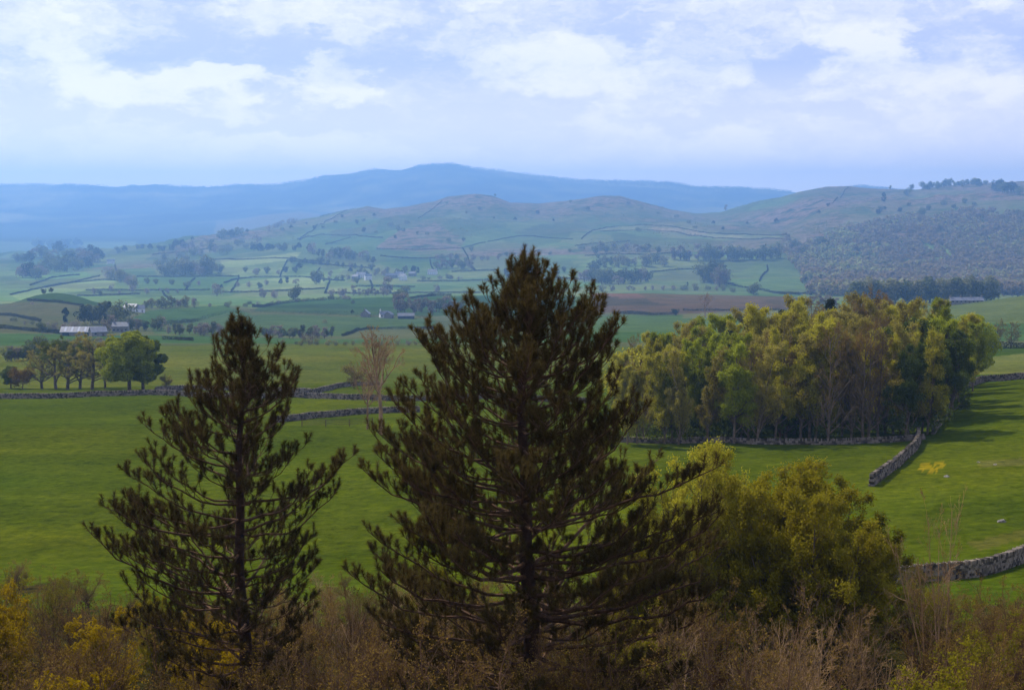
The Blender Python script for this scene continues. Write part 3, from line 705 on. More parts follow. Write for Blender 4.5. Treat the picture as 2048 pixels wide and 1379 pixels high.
for rn, d, (ua, ub), n, ht in ROWS:
    its = []
    for k in range(n):
        u = ua + (ub - ua) * (k + .5 + rnd.uniform(-.35, .35)) / n; dd = d + rnd.uniform(-6, 6)
        if rn == 'front row' and u > 1860: dd += 12
        its.append((u, dd))
    its.sort()
    for k, (u, dd) in enumerate(its):
        x = (Uof(u, 800) - CX) / F * dd; z = float(z_at(x, dd)[0])
        kd = woodkind(u, rn)
        tl = float(np.interp(u, [1230, 1270, 1310, 1380, 1430, 1490, 1540, 1600, 1700, 1750, 1850, 1920, 1960, 1990], [715, 690, 655, 655, 640, 632, 612, 606, 600, 592, 606, 624, 640, 680]))
        tl += {'front row': 62, 'second row': 40, 'middle row': 22, 'fourth row': 8, 'back row': 0}[rn] + rnd.uniform(-10, 22)
        hh = (EYE + float(ray(u, tl)[1]) * dd - z) * .98
        if rn == 'middle row' and k in (9,): kd = 'spruce'
        if rn == 'back row' and k in (8, 11, 13): kd = 'spruce'; hh *= 1.1
        key = 'spruce' if kd == 'spruce' else rnd.choice(KIND[kd])
        place(PR, key, (x, dd, z - .1), hh / 15, rnd.uniform(0, 6.28), 'woodland_tree', 'tree', f'{KW[kd]} tree, {ordw(k)} from the left in the {rn} of the wood', 'trees of the wood on the pasture', sx=rnd.uniform(.85, 1.15) if kd != 'spruce' else 1.0)
# big leafy green tree at the wood's far right corner, and a few low bushes in front
PR['rg'] = proto_round(31, 13.5, 9.5, M_LG, 15000, 24, .17)
PR['rs1'] = proto_round(33, 13, 12, M_LG, 42000, 17, .17)
PR['rs2'] = proto_round(34, 13, 10, M_LD, 32000, 15, .17)
def at_px(u, v, dmin=14, dmax=12600): return hit(u, v, dmin, dmax)
p = at_px(1942, 762, 200, 300); place(PR, 'rg', p, 1.05, 1.0, 'leafy_tree', 'tree', 'bright green rounded tree at the corner of the wood by the stone wall', 'trees of the wood on the pasture')

# ------------------------------------------------------------------ left-hand trees at about 290 m
p = at_px(259, 781, 200, 420); place(PR, 'rs1', p, .98, .3, 'sycamore_tree', 'tree', 'tall billowing green tree, left half of the leafy pair beyond the wall', 'leafy pair beyond the wall')
p = at_px(286, 779, 200, 420); place(PR, 'rs2', p, .93, 2.2, 'sycamore_tree', 'tree', 'deep green tree, right half of the leafy pair beyond the wall', 'leafy pair beyond the wall')
for i in range(3): PR[('b', i)] = proto_bare(60 + i, 9.0, 1.15, M_LB, leaves=5.0, t0=.12, ang=56, nb=20)
PR[('bg', 0)] = proto_bare(66, 9.0, 1.15, M_LD, leaves=8.0, t0=.12, ang=56, nb=20)
PR[('bb', 0)] = proto_bare(67, 9.0, 1.05, M_BUD, twig=M_TWIG, nb=15, dense=6, leaves=.5, t0=.4, ang=46)
for (u, v, hpx, key, lb) in ((84, 777, 74, ('b', 0), 'brown budding wide tree, first from the left in the row beyond the wall'),
                             (112, 778, 84, ('bg', 0), 'greening tree, second from the left in the row beyond the wall'),
                             (135, 779, 88, ('b', 1), 'brown budding tree with dark trunk, third in the row beyond the wall'),
                             (160, 777, 78, ('bg', 0), 'greenish thin tree, fourth in the row beyond the wall'),
                             (184, 779, 92, ('b', 2), 'brown budding forked tree right next to the leafy green pair'),
                             (210, 776, 62, ('bg', 0), 'small half-leafed tree tucked under the leafy green pair')):
    p = at_px(u, v, 200, 420); hm = hpx / F * p[1]; place(PR, key, p, hm / 7.6, rnd.uniform(0, 6), 'field_tree', 'tree', lb, 'row of field trees beyond the wall', sx=1.3)
p = at_px(22, 776, 200, 420); place(PR, 'rs2', p, .42, 1.2, 'leafy_bush', 'bush', 'dark green bush at the far left edge beside a brown bush', None)
BUSH = {}
for nm, mt, sd in (('brown', M_BUD, 1), ('pale', M_LB, 2), ('green', M_LD, 3), ('yellow', M_LY, 4)):
    rng = np.random.default_rng(900 + sd)
    lv = deciduous(rng, 2.2, [dict(n=26, t0=.02, ang=55, lr=.8, trop=.12, taper=.2), dict(n=8, t0=.2, ang=35, lr=.45), dict(n=4, t0=.2, ang=35, lr=.5, m=2)], .05, .8)
    g = Geo(); wood_geo(g, lv, (4, 3, 3, 3), minr=.008); T = np.concatenate([x[0][:, 1:].reshape(-1, 3) for x in lv[2:]]); n = 5000 if nm != 'pale' else 2500
    V, q = leaf_quads(rng, T[rng.integers(0, len(T), n)] + rng.normal(size=(n, 3)) * .1, .05, .3); g.quads(V, q, 1)
    BUSH[nm] = g.mesh('bush', [M_TWIGD, mt])
def bush(u, v, hpx, nm, label, group=None, dmin=14, dmax=3000, sx=1.1):
    p = at_px(u, v, dmin, dmax); hm = hpx / F * p[1]; return place(BUSH, nm, p, hm / 2.2, rnd.uniform(0, 6), 'bush', 'bush', label, group, sx)
bush(45, 777, 36, 'brown', 'low dark brown bush left of the row of field trees', sx=1.6)
bush(332, 778, 26, 'pale', 'pale round bush just right of the leafy green pair by the wall')
bush(1496, 872, 60, 'pale', 'reddish bare bush at the foot of the wood', sx=.9, dmax=260)
bush(1392, 862, 95, 'brown', 'brown rounded bush at the left foot of the wood', sx=.9, dmax=260)
bush(1330, 850, 80, 'yellow', 'yellowish bush at the left end of the wood', sx=1., dmax=260)
bush(1262, 830, 110, 'yellow', 'tall yellow-green bush half behind the tall pine', sx=1., dmax=260)
bush(1560, 876, 60, 'green', 'dark low bush at the middle front of the wood', sx=1.3, dmax=260)
bush(1800, 868, 60, 'green', 'dark low bush at the right front of the wood near the wall end', sx=1.5, dmax=260)
# tall bare tree between the pines and the white-flowering shrub beside it
p = at_px(762, 868, 150, 240); place(PR, ('bb', 0), p, (868 - 668) / F * p[1] / 8.4, .9, 'bare_tree', 'tree', 'tall pale bare tree standing between the two pines', None, sx=.85)
p = at_px(735, 858, 150, 260); place(PR, ('bb', 0), p, 112 / F * p[1] / 8.4, 2.9, 'bare_tree', 'tree', 'smaller leaning bare tree beside the tall bare one between the pines', None, sx=.8)
bush(708, 776, 46, 'pale', 'pale grey bushy shrub behind the bare trees by the wall', dmax=360, sx=1.2)
p = at_px(1410, 634, 900, 1250); place(PR, ('bb', 0), p, 46 / F * p[1] / 8.4, 1.9, 'bare_tree', 'tree', 'tall bare tree standing before the brown ploughed field', None, sx=1.0)
# trees at right edge, beyond the wood
for (u, v, h, key, lb) in ((1992, 694, 50, ('b', 1), 'brown spreading bare tree beside the wood at the far right'), (2022, 694, 46, ('b', 0), 'bare tree nearest the right edge below the green hill'), (1972, 694, 30, ('bg', 0), 'small half-leafed tree at the wood edge far right')):
    p = at_px(u, v, 380, 900); place(PR, key, p, h / F * p[1] / 8.4, rnd.uniform(0, 6), 'field_tree', 'tree', lb, 'bare trees beyond the wood')

# ------------------------------------------------------------------ foreground shrubs
SH = {}
def proto_shrub(seed, h, leaf, nl, size, stems=7, twig=M_TWIGD, spread=.35, dens=1.0):
    rng = np.random.default_rng(seed); n = stems
    P0 = rng.normal(size=(n, 3)) * .18; P0[:, 2] = 0; th = rng.uniform(0, 6.28, n); s = rng.uniform(.05, spread, n)
    D = np.stack([np.cos(th) * s, np.sin(th) * s, np.ones(n)], 1); L = h * rng.uniform(.7, 1.0, n)
    P, R = branchset(rng, P0, D, L, np.full(n, .03), np.full(n, .008), 8, .09, .04)
    lv = [(P, R, L)]
    for sp in (dict(n=int(13 * dens), t0=.15, ang=38, lr=.42, m=5), dict(n=6, t0=.15, ang=38, lr=.5, m=4), dict(n=3, t0=.2, ang=36, lr=.5, m=3)):
        P, R, L = lv[-1]; p, d, Lc, rc = children(rng, P, R, L, sp['n'], sp['t0'], 1, sp['ang'], sp['lr'], .6)
        Pc, Rc = branchset(rng, p, d, Lc, rc, rc * .4, sp['m'], .13, .07); lv.append((Pc, Rc, Lc))
    gs = Geo(); wood_geo(gs, lv[:2], (5, 4), minr=.004)
    g = Geo(); wood_geo(g, lv[2:], (3, 3), minr=.0028)
    T = np.concatenate([x[0][:, 1:].reshape(-1, 3) for x in lv[2:]]); k = int(len(T) * nl)
    C = T[rng.integers(0, len(T), k)] + rng.normal(size=(k, 3)) * .03; V, q = leaf_quads(rng, C, size, .2); g.quads(V, q, 1)
    return gs.mesh('stem', [twig]), g.mesh('crown', [twig, leaf])
for i, a_ in enumerate((dict(leaf=M_BUD, nl=.5, size=.02, twig=M_TWIG), dict(leaf=M_BUD, nl=1.0, size=.022, twig=M_TWIGD), dict(leaf=M_BUD, nl=.7, size=.02, twig=M_TWIGD, stems=9),
                        dict(leaf=M_SHG, nl=1.4, size=.028, twig=M_TWIGD), dict(leaf=M_YEL, nl=2.4, size=.034, twig=M_TWIGD), dict(leaf=M_BUD, nl=.25, size=.02, twig=M_TWIG, stems=5, spread=.5, dens=.7))):
    SH[i] = proto_shrub(300 + i, 4.2, **a_)
SW = {0: 'pale bare twiggy', 1: 'brown budding', 2: 'dense brown', 3: 'olive leafed', 4: 'yellow leafed', 5: 'gaunt pale-stemmed'}
def place_sh(key, pos, scale, rz, label, group, sx=1.0):
    p = SH[key]; r = empty('scrub_shrub', pos, rz); r.scale = (scale * sx, scale * sx, scale)
    ob('stem', p[0], r); ob('crown', p[1], r); tag(r, label, 'shrub', group); return r
def top_line(u):                     # upper edge of the scrub in the photograph
    return np.interp(u, [0, 60, 150, 240, 330, 460, 600, 700, 800, 1100, 1300, 1450, 1600, 1750, 1830, 1900, 1980, 2048], [1125, 1122, 1135, 1160, 1190, 1180, 1150, 1125, 1130, 1150, 1160, 1150, 1130, 1110, 1130, 1175, 1190, 1165])
LAY = [('nearest', 27, 12, 1300), ('second', 33, 13, 1262), ('third', 40, 15, 1228), ('fourth', 48, 16, 1192), ('fifth', 57, 18, 1160), ('sixth', 68, 20, 1132), ('seventh', 80, 22, 1105), ('outermost', 93, 38, 1100)]
rs = random.Random(9)
for li, (ln, d, n, vt) in enumerate(LAY):
    its = sorted(-150 + 2350 * (k + .5 + rs.uniform(-.45, .45)) / n for k in range(n))
    vis = 0
    for u in its:
        dd = d * rs.uniform(.93, 1.07); x = (Uof(u, 1250) - CX) / F * dd; z = float(z_at(x, dd)[0])
        vtop = max(vt + rs.uniform(-25, 55), float(top_line(u)) + rs.uniform(0, 30))
        zt = EYE + float(ray(u, vtop)[1]) * dd; hgt = zt - z
        if u < 430 and li < 6: hgt -= .35
        if li == 7: hgt *= rs.uniform(.55, 1.15)
        if hgt < .6: continue
        if 1720 < u < 1790 and li < 6 and rs.random() < .6: continue
        r_ = rs.random()
        if u < 430 and li in (1, 2, 3, 4): key = 4 if r_ < .62 else (1 if r_ < .85 else 2)
        elif u < 430: key = 2 if r_ < .4 else (1 if r_ < .7 else 3); vtop = vtop + 12
        elif u < 620: key = 2 if r_ < .4 else (1 if r_ < .7 else 0)
        elif 850 < u < 1280: key = 2 if r_ < .35 else (0 if r_ < .55 else (1 if r_ < .8 else 3))
        elif u > 1780: key = 3 if r_ < .35 else (1 if r_ < .8 else 2)
        else: key = 0 if r_ < .38 else (5 if r_ < .64 else (1 if r_ < .82 else 2))
        vis += 1
        place_sh(key, (x, dd, z - .05), hgt / 3.9, rs.uniform(0, 6.28), f'{SW[key]} shrub, {ordw(vis - 1)} from the left in the {ln} scrub row', 'bare shrubs of the foreground scrub', sx=max(1.0, min(1.5, 4.6 / max(hgt, 1) )) * .95)
xs_ = (Uof(1885, 1050) - CX) / F * 46; zs_ = float(z_at(xs_, 46)[0]); hs_ = EYE + float(ray(1885, 1040)[1]) * 46 - zs_
o_ = place_sh(5, (xs_, 46, zs_), hs_ / 3.9, 1.0, 'thin leggy sapling standing tallest in front of the right-hand wall', None, sx=.55)
# leafy birches right of the tall pine
PB = {}
def proto_birch(seed, h, leaf, nl, size, spread=.42):
    rng = np.random.default_rng(seed); n = 7
    P0 = rng.normal(size=(n, 3)) * .25; P0[:, 2] = 0; th = np.arange(n) * 6.283 / n + rng.normal(size=n) * .3; s = rng.uniform(.12, spread * 1.35, n)
    D = np.stack([np.cos(th) * s, np.sin(th) * s, np.ones(n)], 1); L = h * (1.0 - .45 * s) * rng.uniform(.88, 1.0, n)
    P, R = branchset(rng, P0, D, L, np.full(n, .07), np.full(n, .015), 9, .06, .05); lv = [(P, R, L)]
    for sp in (dict(n=16, t0=.2, ang=45, lr=.4, m=5), dict(n=9, t0=.12, ang=42, lr=.5, m=4), dict(n=5, t0=.15, ang=40, lr=.45, m=3)):
        P, R, L = lv[-1]; p, d, Lc, rc = children(rng, P, R, L, sp['n'], sp['t0'], 1, sp['ang'], sp['lr'], .55)
        Pc, Rc = branchset(rng, p, d, Lc, rc, rc * .4, sp['m'], .12, .04); lv.append((Pc, Rc, Lc))
    gs = Geo(); wood_geo(gs, lv[:2], (6, 4)); g = Geo(); wood_geo(g, lv[2:], (3, 3), minr=.004)
    T = np.concatenate([x[0][:, 1:].reshape(-1, 3) for x in lv[2:]]); k = int(len(T) * nl)
    C = T[rng.integers(0, len(T), k)] + rng.normal(size=(k, 3)) * .09; V, q = leaf_quads(rng, C, size, .3); g.quads(V, q, 1)
    return gs.mesh('trunk', [M_TBARK]), g.mesh('crown', [M_TWIGD, leaf])
PB['olive'] = proto_birch(71, 8.0, M_SHG, 4.5, .045); PB['olive2'] = proto_birch(72, 8.0, M_SHG, 4.0, .045); PB['yel'] = proto_birch(73, 8.0, M_LY, 3.2, .042, .3)
def birch(key, u, d, vtop, sx, label, rz):
    x = (Uof(u, 1000) - CX) / F * d; z = float(z_at(x, d)[0]); hgt = EYE + float(ray(u, vtop)[1]) * d - z
    place(PB, key, (x, d, z - .1), hgt / 8.3, rz, 'birch_tree', 'tree', label, 'leafing birches beside the tall pine', sx)
birch('olive', 1565, 62, 872, 1.05, 'broad olive-leafed birch with a domed crown, largest beside the tall pine', .5)
birch('olive2', 1662, 66, 925, 1.0, 'olive birch forming the right shoulder of the domed crowns', 2.0)
birch('olive', 1490, 70, 925, .9, 'olive birch behind the left shoulder of the domed crowns', 3.7)
birch('yel', 1392, 60, 845, .75, 'slender yellow-tipped birch at the edge of the tall pine', .1)
birch('yel', 1440, 66, 905, .7, 'low yellow-green birch between the slender one and the domed crown', 4.1)
birch('olive2', 1290, 58, 1000, .8, 'dim olive birch glimpsed behind the tall pine branches', 1.1)
birch('olive', 1615, 58, 890, .9, 'olive birch at the heart of the domed crowns', 2.4)
birch('olive2', 1700, 60, 1020, .85, 'low olive birch at the right foot of the domed crown', 5.0)
birch('olive', 300, 60, 1150, .5, 'dim olive birch glimpsed behind the lower boughs of the shorter pine', 4.0)
birch('olive2', 860, 56, 1090, .6, 'shaded birch low behind the left side of the tall pine', 4.4)

# ------------------------------------------------------------------ dry stone walls
def polyline(pts, dmin, dmax, step):
    W3 = np.array([at_px(u, v, dmin, dmax)[:2] for u, v in pts]); seg = np.linalg.norm(np.diff(W3, axis=0), axis=1); s = np.concatenate([[0], np.cumsum(seg)])
    n = max(3, int(s[-1] / step)); q = np.linspace(0, s[-1], n); x = np.interp(q, s, W3[:, 0]); y = np.interp(q, s, W3[:, 1])
    if n > 12:
        for _ in range(6): x[1:-1] = (x[:-2] + 2 * x[1:-1] + x[2:]) / 4; y[1:-1] = (y[:-2] + 2 * y[1:-1] + y[2:]) / 4
    return x, y, z_at(x, y), s[-1]
CUBE = np.array([[-1, -1, -1], [1, -1, -1], [1, 1, -1], [-1, 1, -1], [-1, -1, 1], [1, -1, 1], [1, 1, 1], [-1, 1, 1]], float) * .5
CQ = np.array([[0, 3, 2, 1], [4, 5, 6, 7], [0, 1, 5, 4], [1, 2, 6, 5], [2, 3, 7, 6], [3, 0, 4, 7]])
def stone_wall(pts, dmin, dmax, label, h=1.3, course=.26, sl=.42, seed=0, crumble=.0):
    rng = np.random.default_rng(seed); x, y, z, Lt = polyline(pts, dmin, dmax, sl)
    s = np.concatenate([[0], np.cumsum(np.hypot(np.diff(x), np.diff(y)))]); g = Geo(); nc = int(h / course)
    allC, allA, allS = [], [], []
    for c in range(nc + 1):
        cop = c == nc; step = sl * (.5 if cop else 1); n = int(s[-1] / step)
        q = (np.arange(n) + .5 + (c % 2) * .5 + rng.uniform(-.15, .15, n)) * step; q = q[(q < s[-1]) & (q > 0)]; n = len(q)
        X = np.interp(q, s, x); Y = np.interp(q, s, y); Z = np.interp(q, s, z)
        dx = np.interp(q + .2, s, x) - np.interp(q - .2, s, x); dy = np.interp(q + .2, s, y) - np.interp(q - .2, s, y); an = np.arctan2(dy, dx) + rng.normal(size=n) * .06
        wd = .55 - .2 * c / nc; zz = Z + (c + .5) * course - .05
        if cop: sz = np.stack([rng.uniform(.5, .95, n) * step, rng.uniform(.3, .45, n), rng.uniform(.22, .42, n)], 1)
        else: sz = np.stack([rng.uniform(.85, 1.15, n) * step, wd + rng.uniform(-.06, .06, n), course * rng.uniform(.9, 1.12, n)], 1)
        if crumble and c >= nc - 1:
            keep = vnoise(q / 3.0, q * 0 + c, seed) > -.5 + crumble
            X, Y, zz, an, sz = X[keep], Y[keep], zz[keep], an[keep], sz[keep]
        allC.append(np.stack([X, Y, zz], 1)); allA.append(an); allS.append(sz)
    C = np.concatenate(allC); A = np.concatenate(allA); S = np.concatenate(allS); n = len(C)
    v = CUBE[None] * S[:, None, :] * rng.uniform(.82, 1.1, (n, 8, 1)); ca, sa = np.cos(A)[:, None], np.sin(A)[:, None]
    V = np.stack([v[..., 0] * ca - v[..., 1] * sa, v[..., 0] * sa + v[..., 1] * ca, v[..., 2]], -1) + C[:, None, :]
    q = (CQ[None] + (np.arange(n) * 8)[:, None, None]).reshape(-1, 4); g.quads(V.reshape(-1, 3), q)
    # rubble core so daylight does not show between the stones
    m = len(x); o = C[0]; nx, ny = -np.gradient(y), np.gradient(x); l = np.hypot(nx, ny); nx, ny = nx / l * .13, ny / l * .13
    K = np.stack([np.stack([x + nx, y + ny, z - .3], 1), np.stack([x + nx, y + ny, z + h - .12], 1), np.stack([x - nx, y - ny, z + h - .12], 1), np.stack([x - nx, y - ny, z - .3], 1)], 1).reshape(-1, 3)
    i = np.arange(m - 1)[:, None] * 4; j = np.arange(4)[None]; k = (j + 1) % 4
    g.quads(K, np.stack([i + j, i + k, i + 4 + k, i + 4 + j], -1).reshape(-1, 4))
    base = np.array([x[0], y[0], z[0]]); g.V = [a - base for a in g.V]
    w = ob('stone_wall', g.mesh('stone_wall', [M_STONE]), None, tuple(base)); tag(w, label, 'wall', 'dry stone walls'); return w
stone_wall([(-60, 797), (20, 797), (120, 796), (210, 792), (300, 789), (370, 792), (440, 795), (560, 797)], 220, 300, 'long grey dry stone wall below the leafy pair and row of trees', .85, seed=1)
stone_wall([(310, 783), (345, 780), (380, 779), (470, 780), (560, 783), (620, 786)], 240, 330, 'second stone wall running just behind the long left one', .8, seed=2)
stone_wall([(610, 790), (640, 784), (680, 774), (712, 771), (760, 771)], 230, 360, 'short stone wall climbing toward the pale bare tree', .85, seed=3)
stone_wall([(560, 793), (620, 796), (700, 799), (780, 801), (860, 800), (960, 797), (1060, 800), (1180, 806)], 200, 300, 'stone wall continuing behind both bare tree and tall pine', .85, seed=4)
stone_wall([(540, 846), (580, 842), (640, 835), (700, 829), (760, 826), (840, 824)], 160, 260, 'stone wall slanting up between the two pines', .9, seed=5)
stone_wall([(1742, 972), (1765, 955), (1790, 936), (1812, 917), (1830, 900), (1838, 885), (1836, 872)], 120, 230, 'tumbledown stone wall curving from the birch up to the wood corner', 1.1, seed=6, crumble=.12, sl=.36)
stone_wall([(1240, 884), (1330, 886), (1440, 884), (1560, 888), (1680, 888), (1780, 884), (1850, 878)], 150, 215, 'shaded stone wall along the front of the wood', .6, seed=7)
stone_wall([(1866, 868), (1895, 830), (1905, 800), (1930, 776), (1965, 764), (2000, 762), (2080, 758)], 180, 300, 'stone wall bending round the right side of the wood', 1.1, seed=8, sl=.36)
stone_wall([(1700, 1180), (1780, 1168), (1860, 1160), (1930, 1156), (1980, 1147), (2030, 1130), (2090, 1108)], 80, 125, 'nearest stone wall, thick and lichened, at the lower right edge', 1.0, .2, .34, seed=9, crumble=.15)

# boulders
def boulder(u, v, s, label, seed):
    rng = np.random.default_rng(seed); import bmesh
    bm = bmesh.new(); bmesh.ops.create_icosphere(bm, subdivisions=3, radius=1)
    for vv in bm.verts:
        c = np.array(vv.co); f = 1 + .5 * float(vnoise(np.array(c[0] * 1.6 + seed), np.array(c[1] * 1.6 + c[2] * 1.3), seed)) + .2 * float(vnoise(np.array(c[0] * 5 + seed), np.array(c[1] * 5 + c[2] * 4), seed))
        vv.co = vv.co * f; vv.co.z *= .55
    me = bpy.data.meshes.new('boulder'); bm.to_mesh(me); bm.free(); me.materials.append(M_ROCK)
    p = at_px(u, v, 80, 220); o = ob('boulder', me, None, tuple(p)); o.scale = (s, s * .8, s); o.rotation_euler = (0, 0, rng.uniform(0, 6)); tag(o, label, 'boulder', 'boulders in the right-hand pasture')
boulder(1894, 953, .32, 'grey boulder in the pasture just below the yellow flower patch', 1)
boulder(1990, 929, .30, 'small grey boulder uphill, right of the yellow flower patch', 2)
boulder(2003, 1043, .42, 'largest dark boulder, low in the pasture near the right edge', 3)
boulder(1957, 924, .22, 'pale flat stone in the pasture between flower patch and right boulder', 4)

# post and rail fence
def rail_fence(pts, label):
    x, y, z, L = polyline(pts, 150, 235, 2.2); r = empty('post_fence', (x[0], y[0], z[0])); tag(r, label, 'fence')
    g = Geo(); n = len(x)
    for i in range(n):
        gp = Geo(); c = np.array([x[i] - x[0], y[i] - y[0], z[i] - z[0] + .5]); gp.quads(CUBE * np.array([.11, .11, 1.2]) + c, CQ); ob('post', gp.mesh('post', [M_WOODP]), r)
    for k, hh in enumerate((.35, .65, .95)):
        P = np.stack([x - x[0], y - y[0] - .08, z - z[0] + hh], 1)[None]; V, q = tubes(P, np.full((1, n), .035), 4); gr = Geo(); gr.quads(V, q); ob('rail', gr.mesh('rail', [M_WOODP]), r)
rail_fence([(604, 853), (660, 853), (745, 850)], 'thin timber post and rail fence between the two pines')

# ------------------------------------------------------------------ hedges and field walls in the valley
def hedge(pts, dmin, dmax, label, h=1.6, w=1.5, mat=M_HEDGE, name='hedge', cat='hedge', seed=0, dens=1.0, gap=.0):
    rng = np.random.default_rng(seed + 1000); x, y, z, L = polyline(pts, dmin, dmax, max(4.0, h * 3))
    s = np.concatenate([[0], np.cumsum(np.hypot(np.diff(x), np.diff(y)))]); dist = float(np.mean(y)); sz = max(.22, dist / 1406 * .3)
    n = int(min(7000, s[-1] * h / (sz * sz) * 1.9 * dens)); q = rng.uniform(0, s[-1], n)
    if gap: q = q[vnoise(q / 14.0, q * 0, seed) > -.5 + gap]; n = len(q)
    hs_ = h * (1 + .5 * vnoise(q / 9.0, q * 0 + 3, seed) + .6 * np.maximum(0, vnoise(q / 23.0, q * 0 + 9, seed + 2)))
    C = np.stack([np.interp(q, s, x) + rng.normal(size=n) * w * .3, np.interp(q, s, y) + rng.normal(size=n) * w * .3, np.interp(q, s, z) + rng.uniform(0, 1, n) * hs_], 1)
    base = np.array([x[0], y[0], z[0]]); V, qd = leaf_quads(rng, C - base, sz, .2, .8); g = Geo(); g.quads(V, qd)
    o = ob(name, g.mesh(name, [mat]), None, tuple(base)); tag(o, label, cat, 'field boundaries in the valley'); return o
M_LINE = rough_mat('far_wall_stone', (0.035, 0.035, 0.03), (0.09, 0.085, 0.075), .3)
